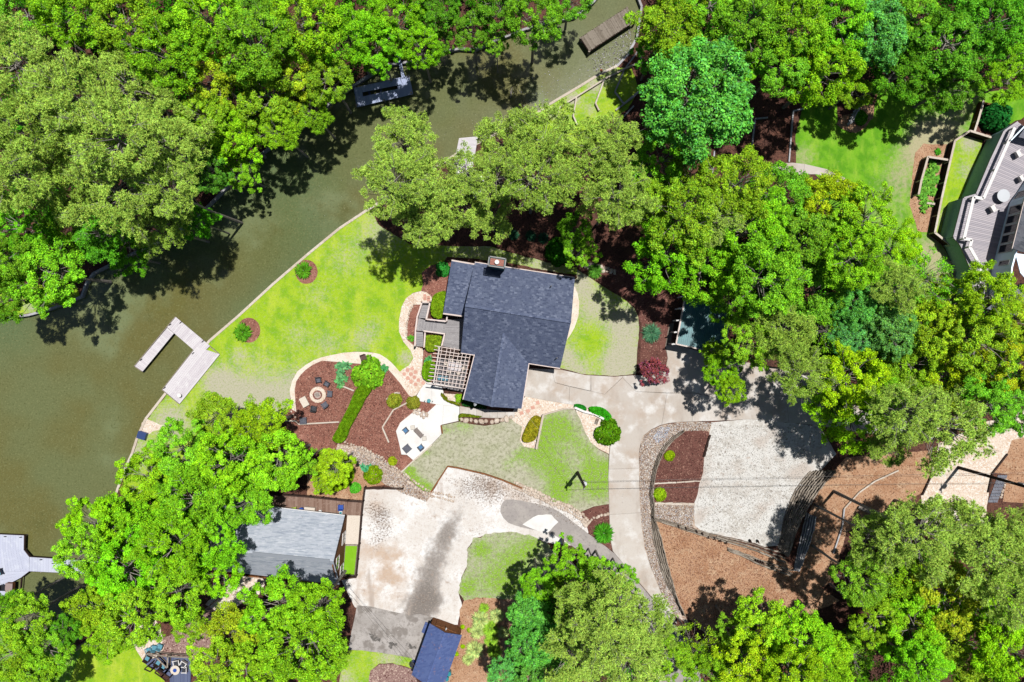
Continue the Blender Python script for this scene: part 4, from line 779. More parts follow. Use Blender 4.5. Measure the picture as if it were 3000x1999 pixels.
fence('raised_bed_wall', 'short low board edging below the leafy planting bed', 'wall', [(2710, 597), (2733, 600)], .4, m_timberl, m_brownw)
fence('planter_wall', 'brown timber edge around the round dark shrub by the blue house', 'wall', [(2866, 304), (2910, 315)], .5, m_brownw, m_brownw)
fence('planter_wall', 'pale edged long wall beside the yellow hedge of the south lawn', 'wall', [(1591, 1215), (1571, 1313)], .55, m_timberl, m_dark, step=2)
fence('planter_wall', 'white low wall segment below the green ground cover by the driveway', 'wall', [(1684, 1194), (1712, 1206), (1742, 1213), (1768, 1227)], .35, m_white, m_timberl)
lw_ = thing('landscape_steps', 'slanted wooden stair wall in the shaded bed of the upper right lawn', 'stairs', W3(2510, 310, 0))
for k in range(11):
    f = k/10; MB().beam(W3(2482+f*45, 366-f*90, .1+f*.9), W3(2506+f*34, 350-f*84, .1+f*.9), .3, .1).build('tread', m_timberb, lw_)
MB().beam(W3(2495, 355, 0), W3(2545, 250, 1.4), .12, .5).build('stringer', m_timberb, lw_)
EDG = [([(1628, 350), (1639, 318), (1774, 233), (1829, 205), (1882, 182)], 'long white timber edging line across the small lakeside lawn'),
       ([(1688, 288), (1679, 344), (1690, 368)], 'short left timber edging branching down on the lakeside lawn'),
       ([(1770, 235), (1744, 306), (1754, 327)], 'middle timber edging branching down on the lakeside lawn'),
       ([(1878, 175), (1872, 147), (1829, 205), (1801, 271), (1827, 306), (1878, 263)], 'zigzag bluish timber edging in the shade beside the lakeside lawn'),
       ([(1803, 325), (1850, 290), (1880, 262)], 'lowest shaded timber edging under the blue-green tree'),
       ([(1856, 312), (1828, 342)], 'short shaded timber piece by the lakeside pines'),
       ([(2248, 346), (2211, 350), (2199, 451)], 'pale post and rail line left of the dark dirt clearing'),
       ([(2354, 320), (2322, 327), (2310, 476)], 'pale rail line ending at the curved concrete path'),
       ([(2092, 444), (2085, 511)], 'short rail piece beside the lower right of the blue-green tree'),
       ([(838, 1233), (868, 1233), (877, 1243), (925, 1240), (995, 1236)], 'cream timber edging below the fire pit seating'),
       ([(1004, 1131), (1038, 1145)], 'short timber edging between the broad leaved plants and the hedge'),
       ([(1205, 1174), (1153, 1201), (1121, 1252), (1140, 1296)], 'bent cream edging in the mulch left of the white patio'),
       ([(1133, 1170), (1160, 1150), (1172, 1152)], 'thin edging arc above the left round clipped bush'),
       ([(2471, 1490), (2515, 1442), (2560, 1410), (2630, 1378)], 'pale edging curve through the bright pine straw on the right'),
       ([(2471, 1490), (2466, 1540), (2440, 1620)], 'dark lower end of the edging curve in the tree shade'),
       ([(2700, 1450), (2727, 1391), (2735, 1392)], 'dark timber edge on the left of the pale right drive'),
       ([(2893, 1442), (2905, 1386), (2949, 1330)], 'dark timber edge on the right of the pale right drive'),
       ([(1312, 1366), (1340, 1370), (1420, 1388), (1470, 1405), (1530, 1430)], 'long reddish edging board between dormant lawn and pale lot'),
       ([(1263, 1441), (1312, 1366)], 'short reddish edging board slanting up from the lot corner'),
       ([(1176, 1383), (1212, 1349), (1228, 1336), (1266, 1302)], 'thin edging between white patio and dormant lawn'),
       ([(1293, 1246), (1296, 1270)], 'very short brown edging piece at the patio notch'),
       ([(1590, 1216), (1650, 1198), (1684, 1197)], 'curb line along the top of the south lawn')]
for P_, lb in EDG:
    t = thing('edging', lb, 'edging', W3(*P_[0], 0)); mm = m_timberb if 'shade' in lb or 'rail' in lb else (m_brownw if 'reddish' in lb or 'brown' in lb else (m_dark if 'dark' in lb else m_timberl))  # pieces lying in shade get a bluer timber, shade painted as colour
    Q = dens([W(*p) for p in P_], 2.4, closed=False)
    hh = .45 if 'white timber' in lb or 'left timber' in lb or 'middle' in lb else .24
    for i in range(len(Q)-1): MB().beam((*Q[i], 0), (*Q[i+1], 0), .16, hh+random.uniform(0, .03)).build('timber', mm, t)
def timberwall(label, PA, PB, n, z0, dz_, m, w=.17, wob=.05):
    PA = [W(*p) for p in cr(PA, 3)]; PB = [W(*p) for p in cr(PB, 3)]
    t = thing('timber_wall', label, 'retaining wall', (*PA[0], 0))
    for k in range(n):
        f = k/max(1, n-1); Q = [Vector(a).lerp(Vector(b), f) for a, b in zip(PA, PB)]; Q = dens([tuple(q) for q in Q], 2.6, closed=False)
        for i in range(len(Q)-1):
            a = Vector(Q[i]); b = Vector(Q[i+1]); e = (b-a).normalized()*random.uniform(-.02, .1); j = Vector((random.uniform(-wob, wob), random.uniform(-wob, wob)))
            MB().beam((*(a-e+j), 0), (*(b+e-j), 0), w*random.uniform(.55, 1.0), z0+k*dz_+random.uniform(-.04, .04)+.05).build('timber', m, t)
    return t
timberwall('leaning split timber wall along the left of the pine straw slope by the driveway', [(1908, 1508), (1915, 1580), (1932, 1650), (1955, 1715), (1974, 1745), (2000, 1800)], [(1912, 1508), (1932, 1570), (1949, 1640), (1966, 1700), (1978, 1742), (2003, 1798)], 5, .1, .2, m_timber)
timberwall('low timber wall curving round the left of the dark planting bed', [(1996, 1265), (1970, 1282), (1946, 1306), (1928, 1337), (1914, 1378), (1907, 1420), (1904, 1446), (1908, 1475), (1909, 1508)], [(1999, 1264), (1973, 1284), (1950, 1309), (1932, 1340), (1918, 1380), (1912, 1420), (1909, 1446), (1913, 1475), (1914, 1508)], 3, .25, .25, m_timber)
timberwall('broad stepped timber crib wall curving along the right of the gravel court', [(2280, 1606), (2290, 1560), (2297, 1520), (2315, 1470), (2340, 1420), (2375, 1380)], [(2299, 1622), (2318, 1560), (2336, 1515), (2362, 1470), (2392, 1425), (2432, 1378)], 9, .08, .14, m_timber, .2, .07)
timberwall('narrow lower timber wall in the tree shade beyond the crib wall', [(2326, 1671), (2340, 1600), (2354, 1540), (2362, 1505)], [(2334, 1668), (2360, 1600), (2376, 1550), (2382, 1512)], 5, .08, .16, m_timberb, .16)
timberwall('upper timber wall across the bottom of the gravel court', [(1919, 1517), (1975, 1532), (2034, 1551), (2100, 1568), (2184, 1588), (2240, 1605), (2299, 1622)], [(1919, 1522), (1975, 1540), (2034, 1560), (2100, 1578), (2184, 1602), (2240, 1622), (2296, 1645)], 3, .1, .14, m_timber)
timberwall('lower timber wall on the pine straw slope below the gravel court', [(2132, 1606), (2180, 1622), (2220, 1638), (2270, 1655), (2320, 1672)], [(2132, 1611), (2180, 1630), (2220, 1650), (2268, 1668), (2314, 1684)], 3, .1, .14, m_timber)
timberwall('short dark timber on the right edge of the dark planting bed', [(2077, 1277), (2069, 1305), (2061, 1336)], [(2079, 1277), (2071, 1305), (2063, 1336)], 2, .15, .12, m_dark)
timberwall('thin timber across the middle of the dark planting bed', [(1914, 1417), (1980, 1413), (2052, 1409)], [(1914, 1418), (1980, 1414), (2052, 1410)], 1, .12, .1, m_timberl)
timberwall('timber edge closing the bottom of the dark planting bed', [(1913, 1473), (1970, 1474), (2034, 1475)], [(1913, 1475), (1970, 1476), (2034, 1478)], 2, .1, .08, m_timberl)
po = thing('timber_posts', 'row of short dark stakes along the upper timber wall', 'stakes', W3(1987, 1540, 0))
for x, y in ((1986, 1540), (2008, 1546), (2039, 1556), (2056, 1562), (2073, 1572), (2091, 1576), (2108, 1582), (2125, 1588), (2212, 1640), (2219, 1642), (2226, 1644), (2233, 1647), (2196, 1583), (2218, 1584)):
    MB().box((*W(x, y), 0), (.12, .3, .6), rz=.3).build('post', m_dark, po)
# ------------------------------------------------------------------ poles and wires
def pole(x, y, h, label, arm=True):
    p = W3(x, y, 0); t = thing('utility_pole', label, 'utility pole', p)
    MB().tube((0, 0, -.5), (0, 0, h), .2, .14, 10).build('pole', m_pole, t, True)
    if arm:
        MB().box((0, 0, h-.9), (.12, 1.1, .12)).build('crossarm', m_pole, t, True)
    MB().tube((.22, 0, h-2.4), (.22, 0, h-1.5), .22, .22, 12).build('transformer', m_metal, t, True)
    for k in (-.4, 0, .4): MB().tube((0, k, h-.78), (0, k, h-.55), .05, .04, 6).build('insulator', m_white, t, True)
    return p
pa = pole(1692, 1385, 8.4, 'dark utility pole standing on the lawn left of the driveway')
pb = pole(2807, 1370, 12.6, 'long dark utility pole leaning out of the picture at the right edge')
def wire(label, a, b, sag, r=.018):
    mb = MB(); n = 20; a = Vector(a); b = Vector(b); q = [a.lerp(b, i/n)-Vector((0, 0, sag*4*(i/n)*(1-i/n))) for i in range(n+1)]
    for i in range(n): mb.tube(q[i], q[i+1], r, r, 4)
    tag(mb.build('overhead_wire', m_wire), label, 'wire')
wire('upper of the two overhead wires between the utility poles', pa+Vector((.1, .4, 7.8)), W3(3350, 1392, 11)+Vector((0, .4, 0)), .4)
wire('lower of the two overhead wires between the utility poles', pa+Vector((.1, -.4, 7.8)), W3(3350, 1400, 11)+Vector((0, -.4, 0)), .5)
wire('service wire running from the left utility pole to the navy roofed house', pa+Vector((0, 0, 7.2)), W3(1528, 1198, 4.4), .5, .014)
wire('service wire from the grey roofed gable to the small blue garage', W3(1000, 1716, 4), W3(1222, 1958, 3), .3, .014)
wire('second service wire from the gable across the blue garage roof', W3(1006, 1716, 4), W3(1262, 2050, 3.6), .3, .014)
lgp = thing('pine_trunk_section', 'bluish trunk section showing at the edge of the lower right pine', 'log', W3(2516, 1487, .2))  # stretch of a standing pine's trunk, modelled as a separate leaning tube
MB().tube((0, 0, 0), (4.0, -1.5, 2.2), .22, .18, 8).build('trunk', m_bark, lgp, True)

# ------------------------------------------------------------------ furniture
def chair(name, label, cat, x, y, rz, m, mc=None, s=.62, group=None, z=.03, armless=False):
    t = thing(name, label, cat, W3(x, y, z), math.radians(rz), group)
    MB().box((0, 0, .34), (s*.78, s*.8, .1)).build('seat', m, t, True)
    MB().hexa([(-s*.5, s*.36, .3), (s*.5, s*.36, .3), (s*.5, s*.46, .3), (-s*.5, s*.46, .3)], [(-s*.46, s*.5, .86), (s*.46, s*.5, .86), (s*.46, s*.6, .86), (-s*.46, s*.6, .86)]).build('backrest', m, t, True)
    if not armless:
        for k in (-1, 1): MB().box((k*s*.46, 0, .54), (s*.13, s*.92, .07)).box((k*s*.46, -s*.38, .3), (.06, .06, .24)).build('armrest', m, t, True)
    for kx in (-1, 1):
        for ky in (-1, 1): MB().box((kx*s*.42, ky*s*.38, 0), (.06, .06, .34)).build('leg', m, t, True)
    if mc: MB().box((0, -.02, .44), (s*.66, s*.66, .09), top=1).build('cushion', mc, t, True)
    return t
gfp = 'chairs around the fire pit'
chair('wicker_chair', 'dark wicker chair furthest top left of the fire pit', 'chair', 936, 1114, 8, m_wick, m_wickg, .64, gfp)
chair('wicker_chair', 'dark wicker chair at the upper right of the fire pit', 'chair', 960, 1125, -32, m_wick, m_wickg, .62, gfp)
chair('wicker_chair', 'grey chair directly right of the fire pit ring', 'chair', 968, 1153, -96, m_wickg, None, .66, gfp)
chair('wicker_chair', 'grey slatted chair at the lower right of the fire pit', 'chair', 954, 1185, -145, m_wickg, None, .66, gfp)
chair('wicker_chair', 'black chair below the fire pit ring', 'chair', 922, 1196, 172, m_black, m_wick, .66, gfp)
chair('wicker_chair', 'lone brown wicker chair on the pale band above the lime round bush', 'chair', 1067, 1048, 20, mat('brown_wicker', T(110, 84, 80)), None, .64)
chair('patio_chair', 'blue cushioned chair on the upper left of the white patio', 'chair', 1190, 1260, -50, m_wickg, m_cush, .62)
chair('patio_chair', 'blue cushioned chair on the lower right of the white patio', 'chair', 1234, 1309, -140, m_wickg, m_cush, .62)
chair('patio_chair', 'pale blue chair on the left under the pergola', 'chair', Z2(795, 640)[0], Z2(795, 640)[1], 190, m_cusht, m_cusht, .6, z=.06)
chair('patio_chair', 'pale blue chair on the right under the pergola', 'chair', Z2(870, 655)[0], Z2(870, 655)[1], 190, m_cusht, m_cusht, .6, z=.06)
chair('deck_chair', 'navy blue chair on the brown plank deck', 'chair', G3(980, 290)[0], G3(980, 290)[1], 180, m_blue, None, .6, z=.12)
chair('deck_chair', 'lime green tub chair at the left of the brown deck', 'chair', G3(240, 330)[0], G3(240, 330)[1], 190, m_lime, m_lime, .6, z=.12)
chair('dock_chair', 'dark chair in front of the brown box on the lower left dock', 'chair', R2(115, 1165)[0], R2(115, 1165)[1], 90, m_black, None, .65, z=.27)
chair('dock_chair', 'dark lounge chair at the left picture edge on the lower left dock', 'chair', R2(20, 880)[0], R2(20, 880)[1], 20, m_black, m_cusht, .8, z=.27)
for n_, (x, y) in enumerate(((470, 800), (600, 740), (735, 712))):
    chair('stool_chair', ['leftmost of three pale blue chairs by the lower left sand circle', 'middle of three pale blue chairs by the lower left sand circle', 'rightmost pale blue chair by the lower left sand circle'][n_], 'chair', 380+x/7.88, 1800+y/7.88, 200-n_*20, m_cusht, None, .62)
b = thing('lounge_bench', 'cream padded bench left of the fire pit', 'bench', W3(894, 1177, .03), math.radians(-62))
MB().box((0, 0, .3), (1.15, .8, .14)).build('seat', m_cream, b, True); MB().box((0, .38, .44), (1.1, .08, .12)).build('backrest', m_cream, b, True)
for k in (-1, 1):
    for q in (-1, 1): MB().box((k*.5, q*.32, 0), (.08, .08, .3)).build('leg', m_cream, b, True)
def table(name, label, x, y, rz, w_, d_, m, n=7, z=.03, h=.45, cat='table'):
    t = thing(name, label, cat, W3(x, y, z), math.radians(rz))
    for k in range(n): MB().box((0, -d_/2+d_*(k+.5)/n, h), (w_, d_/n-.025, .05)).build('slat', m, t, True)
    MB().box((0, 0, h-.12), (w_*.9, d_*.9, .1)).build('apron', m, t, True)
    for k in (-1, 1):
        for q in (-1, 1): MB().box((k*w_*.42, q*d_*.42, 0), (.07, .07, h)).build('leg', m, t, True)
    return t
table('storage_table', 'square blue grey slatted table beside the cream edging below the fire pit', 891, 1232, 3, .8, .8, m_wickg)
table('patio_table', 'square dark slatted table at the lower left of the white patio', 1194, 1313, 40, .85, .85, m_wickg, 6)
table('patio_bench', 'long grey wicker bench in the middle of the white patio', 1228, 1267, -47, 1.25, .52, mat('taupe_wicker', T(150, 138, 132)), 4, cat='bench')
for x, y, r, lb in ((1210, 1252, 8, 'beige square ottoman at the upper end of the grey patio bench'), (1244, 1284, 8, 'beige square ottoman at the lower end of the grey patio bench')):
    t = thing('ottoman', lb, 'ottoman', W3(x, y, .03), math.radians(r)); MB().box((0, 0, .08), (.46, .46, .28)).build('cushion', m_beige, t, True); MB().box((0, 0, 0), (.4, .4, .08)).build('base', m_wickg, t, True)
for i, (x, y, mm, lb) in enumerate(((950, 1330-1000+1000, m_beige, ''),)[:0]): pass
tt = table('dining_table', 'slatted dining table under the middle of the pergola', Z2(1050, 450)[0], Z2(1050, 450)[1], -8, 1.5, 1.1, m_deckl, 8, z=.06, h=.72)
for k, (x, y) in enumerate(((905, 400), (985, 340), (1120, 380), (1190, 480), (1100, 545), (960, 520))):
    chair('dining_chair', ['white dining chair at the far left of the pergola table', 'white dining chair above the pergola table', 'white dining chair at the upper right of the pergola table', 'white dining chair at the right end of the pergola table', 'white dining chair at the lower right of the pergola table', 'white dining chair at the lower left of the pergola table'][k], 'chair', *Z2(x, y), [60, 20, -20, -80, -170, 150][k], m_cream, None, .5, 'dining chairs under the pergola', z=.06, armless=True)
# fire pit
fp = thing('fire_pit', 'round brick fire pit on a cream stone ring in the mulch', 'fire pit', W3(931, 1157, .02))
MB().tube((0, 0, 0), (0, 0, .05), .96, .94, 28).build('pad', m_path, fp, True)
for k in range(18):
    a = k/18*6.283; MB().box((.47*math.cos(a), .47*math.sin(a), .05), (.11, .15, .26), rz=a).build('brick', m_brick, fp, True)
MB().tube((0, 0, .05), (0, 0, .14), .4, .4, 16).build('ash', m_ash, fp, True)
for k in range(5):
    a = k*1.3; MB().tube((-.28*math.cos(a), -.28*math.sin(a), .16), (.28*math.cos(a), .28*math.sin(a), .24), .04, .03, 6).build('log', m_bark, fp, True)
f2 = thing('fire_pit', 'small ring shaped fire bowl on the lower left sand circle', 'fire pit', W3(380+520/7.88, 1800+470/7.88, .02))
for k in range(14):
    a = k/14*6.283; MB().box((.32*math.cos(a), .32*math.sin(a), 0), (.1, .13, .22), rz=a).build('brick', m_brick, f2, True)
def cyl(name, label, cat, x, y, r, h, m, z=.03, lid=None, n=14):
    t = thing(name, label, cat, W3(x, y, z)); MB().tube((0, 0, 0), (0, 0, h), r*.88, r, n).build('body', m, t, True)
    MB().tube((0, 0, h), (0, 0, h+.05), r*1.06, r*.95, n).build('lid' if lid else 'rim', lid or m, t, True); return t
cyl('planter_pot', 'round teal glazed pot on the patio below the pergola', 'pot', *Z2(587, 1050), .22, .4, m_tealp)
cyl('lamp_post', 'small dark post left of the teal pot', 'post', *Z2(515, 1052), .05, .6, m_black); cyl('lamp_post', 'small dark post right of the teal pot', 'post', *Z2(652, 1057), .05, .6, m_black)
cyl('barrel', 'dark blue barrel at the lower left corner of the small garage', 'barrel', *S4(222, 1145), .33, .85, m_blue, lid=m_black)
cyl('bin', 'upper of two round teal bins by the small blue roofed garage', 'bin', *S4(978, 1335), .28, .8, m_tealp, lid=m_tealp)
cyl('bin', 'lower of two round teal bins by the small blue roofed garage', 'bin', *S4(930, 1440), .27, .8, m_tealp, lid=m_tealp)
cyl('bin', 'blue round tub on the brown plank deck', 'tub', *G3(355, 335), .28, .5, m_blue, z=.12)
cyl('planter_pot', 'white round pot on the brown plank deck', 'pot', *G3(648, 365), .2, .35, m_white, z=.12)
cyl('ball', 'orange round float on the stream bank by the cove', 'float', 1761, 208, .16, .2, m_orange, z=.05)
t = thing('cooler_box', 'long cream storage box on the brown plank deck', 'storage box', W3(*G3(485, 335), .12), math.radians(-5)); MB().box((0, 0, 0), (1.2, .55, .45)).build('body', m_cream, t, True); MB().box((0, 0, .45), (1.24, .6, .06)).build('lid', m_cream, t, True)
t = thing('planter_box', 'small white planter with dark green leaves on the brown deck', 'planter', W3(*G3(975, 390), .12)); MB().box((0, 0, 0), (.36, .5, .4)).build('body', m_white, t, True); MB().box((0, 0, .4), (.26, .36, .06)).build('foliage', m_tealp, t, True)
t = thing('storage_box', 'brown box with dark lid on the lower left dock', 'storage box', W3(*R2(225, 1165), .27), math.radians(-3)); MB().box((0, 0, 0), (.8, 1.0, .5)).build('body', m_brownw, t, True); MB().box((0, 0, .5), (.84, 1.04, .05)).build('lid', mat('taupe_lid', T(170, 150, 146)), t, True)
t = thing('leaning_panel', 'blue grey panel leaning beside the small garage door', 'panel', W3(*S4(485, 425), .03), math.radians(19)-math.radians(40)); MB().hexa([(-.3, -.65, 0), (.3, -.65, 0), (.3, .65, 0), (-.3, .65, 0)], [(-.3, -.65, .06), (.3, -.65, .3), (.3, .65, .3), (-.3, .65, .06)]).build('board', m_navy2, t, True)
t = thing('mini_boat_lift', 'small blue covered box on the seawall left of the big tree', 'box', W3(421, 1275, .05), math.radians(-18)); MB().box((0, 0, 0), (.95, .8, .5)).build('body', m_blue, t, True); MB().box((0, 0, .5), (1.0, .85, .08)).build('lid', mat('navy_cover', T(60, 80, 130)), t, True)
t = thing('arbor', 'dark open timber frames standing on the lower left lawn edge', 'arbor', W3(455, 1965, 0))
L7 = lambda x, y: (380+x/7.88, 1800+y/7.88)
for P_ in ([(345, 1260), (430, 1190), (530, 1245), (480, 1320)], [(585, 1340), (650, 1280), (790, 1365), (735, 1445)], [(735, 1445), (790, 1365), (930, 1450), (845, 1535)]):
    for i in range(4): MB().beam(W3(*L7(*P_[i]), 1.8), W3(*L7(*P_[(i+1) % 4]), 1.8), .09, .14).build('beam', m_dark, t)
    for i in range(4): q = W3(*L7(*P_[i]), 1.8); MB().box((q.x, q.y, 0), (.1, .1, 1.8)).build('post', m_dark, t)
dk2 = thing('deck', 'small blue grey deck with railings at the lower left corner', 'deck', W3(500, 1960, 0))
q = [W(*L7(*p), .3) for p in ((370, 1060), (370, 1160), (930, 1450), (900, 960))]; boards('board', q[0], q[1], q[2], q[3], 16, .3, .08, m_deckn, dk2)
q = [W(*L7(*p), .303) for p in ((905, 965), (925, 1620), (1400, 1620), (1420, 1000))]; boards('board', q[0], q[1], q[2], q[3], 18, .3, .08, m_deckn, dk2)
for L_ in ([(385, 910), (620, 1000), (870, 1250)], [(430, 905), (870, 975)], [(900, 970), (1360, 1000)], [(870, 1250), (880, 980)]):
    rail([W(*L7(*p), 1.2) for p in L_], .3, .95, m_timber, dk2, 2.0, bal=False)
for k, (x, y, r) in enumerate(((450, 985, -30), (700, 1085, -35), (820, 1170, -35))):
    chair('bench_seat', ['top left teal cushioned seat along the lower left deck rail', 'middle teal cushioned seat along the lower left deck rail', 'lower teal cushioned seat along the lower left deck rail'][k], 'chair', *L7(x, y), r+180, m_dark, m_cusht, .66, z=.33)
rt = thing('spiral_table', 'round white topped table with a pale ring on the lower left deck', 'table', W3(*L7(1110, 1230), .31))
MB().tube((0, 0, .7), (0, 0, .75), .55, .55, 20).build('table_top', m_cream, rt, True); MB().tube((0, 0, .75), (0, 0, .8), .22, .22, 14).build('bowl', m_blue, rt, True); MB().tube((0, 0, 0), (0, 0, .7), .07).build('pedestal', m_black, rt, True)
for k, (x, y, r) in enumerate(((1120, 1090, 10), (1280, 1110, -30), (1300, 1240, -90))):
    chair('deck_armchair', ['white armchair above the round table on the lower left deck', 'white armchair upper right of the round table on the lower left deck', 'white armchair right of the round table on the lower left deck'][k], 'chair', *L7(x, y), r, m_white, m_wick, .7, z=.33)
gl = thing('boulder_bench', 'small dark slotted drain grate in the pad below the driveway wall', 'grate', W3(1748, 1235, .05), math.radians(-20))
for k in range(5): MB().box((-.16+k*.08, 0, 0), (.04, .7, .05)).build('bar', m_dark, gl, True)
for x, y, lb, s_ in ((*R6(1660, 690), 'white framed deck chair at the right end of the upper deck', .9), (2903, 613, 'white deck chair left below the round glass table', .9), (2985, 525, 'pale blue framed chair near the windows of the upper deck', .8)):
    chair('deck_chair', lb, 'chair', x, y, 120, m_white, None, s_*.8, z=LH+.03)

# ------------------------------------------------------------------ stones
def stone_mesh(seed, flat=.6):
    bm = bmesh.new(); bmesh.ops.create_uvsphere(bm, u_segments=6, v_segments=4, radius=.5); r = random.Random(seed)
    for v in bm.verts: v.co *= r.uniform(.8, 1.15); v.co.z *= flat
    me = bpy.data.meshes.new('stone'); bm.to_mesh(me); bm.free(); me.materials.append(m_stone); return me
SM = [stone_mesh(i) for i in range(7)]
def stones(label, P, spacing, s0, s1, rows=1, rw=.3, closed=False, name='stone_border'):
    P = [W(*p) for p in P]; Q = dens(P, spacing, closed=closed); t = thing(name, label, 'stone border', (*Q[0], 0)); c = 0
    for r in range(rows):
        for i, p in enumerate(Q):
            if c >= 295: break
            o = bpy.data.objects.new('stone', random.choice(SM)); s = random.uniform(s0, s1)
            d = (r-(rows-1)/2)*rw; a = Vector(Q[max(0, i-1)]); b = Vector(Q[min(len(Q)-1, i+1)]); n = (b-a).normalized() if (b-a).length > 0 else Vector((1, 0))
            o.location = (p[0]-n.y*d+random.uniform(-.06, .06)-t.location.x, p[1]+n.x*d+random.uniform(-.06, .06)-t.location.y, .04+s*.12); o.scale = (s*random.uniform(.9, 1.3), s*random.uniform(.75, 1), s*.8); o.rotation_euler.z = random.uniform(0, 6.3)
            COL.objects.link(o); o.parent = t; c += 1
stones('ragged pale stone border between the dormant lawn and the worn lot', [(1505, 1420), (1560, 1443), (1628, 1475), (1672, 1493), (1700, 1512), (1720, 1535)], .26, .25, .5, 3, .3)
stones('single row of cream stones crossing the dark bed by the driveway', [(1722, 1532), (1740, 1518), (1762, 1510), (1782, 1507)], .3, .3, .42, 1)
stones('row of small stones edging the mulch inside the deck path', [(1213, 892), (1204, 905), (1198, 922), (1193, 945), (1191, 970), (1192, 994)], .24, .22, .3, 1)
stones('irregular boulder steps at the top of the white patio', [(1214, 1202), (1226, 1206), (1238, 1212), (1246, 1220)], .36, .4, .62, 2, .4)
stones('line of big cream boulders below the walkway of the navy house', [(1350, 1230), (1380, 1232), (1410, 1234), (1440, 1236), (1470, 1232), (1498, 1224)], .5, .5, .8, 1)
stones('loose stones along the foot of the pebble path to the lot', [(1010, 1303), (1060, 1318), (1100, 1337), (1140, 1364), (1180, 1392), (1222, 1424), (1260, 1446), (1330, 1462)], .3, .2, .42, 2, .5)
stones('pale stone pile edge beside the garage end walkway', [(1296, 1160), (1318, 1172), (1340, 1184)], .34, .3, .45, 1)
stones('few pale stones at the lower end of the fire pit wall', [(853, 1206), (858, 1216), (866, 1222)], .28, .2, .3, 1)
stones('jumbled rocks at the shaded end of the long stair bed', [(1703, 770), (1750, 785), (1800, 798)], .4, .3, .6, 2, .35)
stones('white rounded stones along the grey path at the right edge', [(2946, 1404), (2944, 1420), (2938, 1436), (2932, 1456)], .25, .3, .4, 1)
fl = thing('flagstone_path', 'cluster of round rose flagstones set in the pebble path below the pergola', 'stepping stones', W3(*Z2(268, 583), 0))
for x, y in ((145, 578), (205, 510), (283, 483), (345, 545), (268, 583), (327, 636), (208, 652), (270, 712), (400, 690), (345, 762), (480, 735)):
    p = W3(*Z2(x, y), .03); MB().poly([(p.x+.23*math.cos(a)*random.uniform(.9, 1.1), p.y+.23*math.sin(a)*random.uniform(.9, 1.1)) for a in np.linspace(0, 6.283, 11)[:-1]], .03, .065).build('flagstone', m_flag, fl)
fl = thing('flagstone_path', 'four square rose flagstones by the far end of the deck ramp', 'stepping stones', W3(*Z1(510, 190), 0))
for x, y in ((510, 160), (575, 190), (510, 215), (575, 235)): MB().box((*W(*Z1(x, y)), .03), (.36, .34, .035), rz=.1).build('flagstone', m_flag, fl)
fl = thing('flagstone_path', 'three rose flagstones in the pebbles right of the south gable', 'stepping stones', W3(1562, 1186, 0))
for x, y in ((1575, 1180), (1561, 1194), (1547, 1204), (1528, 1210)): MB().box((*W(x, y), .03), (.44, .4, .035), rz=.3).build('flagstone', m_flag, fl)
pv = thing('paver_path', 'grey paver path with white edge stones at the right edge', 'path', W3(2920, 1425, 0))
for i in range(9):
    for j in range(4): MB().box((*W(2925+j*7-i*3.4, 1396+i*9), .02), (.27, .34, .05), rz=-.3).build('paver', m_slate, pv)
def loose(name, label, P, n, s0, s1, cols, z=.02, flat=.6, seed=3, cat='stones'):   # uncountable small pieces, one mesh
    r = np.random.default_rng(seed); P = [W(*p) for p in P]; x0, x1 = min(p[0] for p in P), max(p[0] for p in P); y0, y1 = min(p[1] for p in P), max(p[1] for p in P)
    pts = []
    while len(pts) < n:
        x, y = r.uniform(x0, x1), r.uniform(y0, y1)
        if inside(x, y, P): pts.append((x, y, z))
    C = np.array(pts); s = r.uniform(s0, s1, n)*r.uniform(.7, 1.2, n)
    base = np.array([(.5, 0, 0), (0, .42, 0), (-.5, 0, 0), (0, -.42, 0), (0, 0, .5), (0, 0, -.3)], float); base[:, 2] *= flat
    th = r.uniform(0, 6.3, n); c, s_ = np.cos(th), np.sin(th); V = np.zeros((n, 6, 3))
    b = base[None]*s[:, None, None]*r.uniform(.75, 1.25, (n, 6, 1))
    V[:, :, 0] = b[:, :, 0]*c[:, None]-b[:, :, 1]*s_[:, None]; V[:, :, 1] = b[:, :, 0]*s_[:, None]+b[:, :, 1]*c[:, None]; V[:, :, 2] = b[:, :, 2]
    V += C[:, None]; F = np.array([(0, 1, 4), (1, 2, 4), (2, 3, 4), (3, 0, 4), (1, 0, 5), (2, 1, 5), (3, 2, 5), (0, 3, 5)])
    FF = (F[None]+np.arange(n)[:, None, None]*6).reshape(-1, 3); cc = np.array([c_[:3] for c_ in cols])[r.integers(0, len(cols), n)]*r.uniform(.75, 1.2, (n, 1))
    o = bpy.data.objects.new(name, np_mesh(name, V.reshape(-1, 3), FF, m_chip, np.repeat(cc, 6, 0))); COL.objects.link(o); tag(o, label, cat, kind='stuff')
peb = [T(240, 224, 210), T(214, 190, 170), T(186, 150, 130), T(250, 244, 238), T(150, 120, 104), T(204, 200, 206)]
bedP = [(1985, 1240), (1940, 1248), (1910, 1261), (1888, 1278), (1880, 1297), (1875, 1329), (1876, 1457), (1882, 1543), (1892, 1607), (1912, 1671), (1938, 1735), (1972, 1795), (1996, 1798), (1972, 1740), (1946, 1700), (1928, 1640), (1912, 1580), (1904, 1508), (1903, 1446), (1910, 1378), (1925, 1335), (1944, 1305), (1970, 1280), (1998, 1262), (2074, 1262), (2086, 1240), (2040, 1237)]
loose('river_pebbles', 'mixed river pebbles filling the strip between driveway and timber wall', bedP, 9000, .07, .2, peb)
loose('river_pebbles', 'blue grey slate chips in the bend of the pebble strip by the driveway', [(1935, 1252), (1965, 1252), (1950, 1285), (1925, 1300), (1912, 1285)], 500, .08, .2, [T(190, 200, 224), T(220, 224, 236), T(150, 160, 184)])
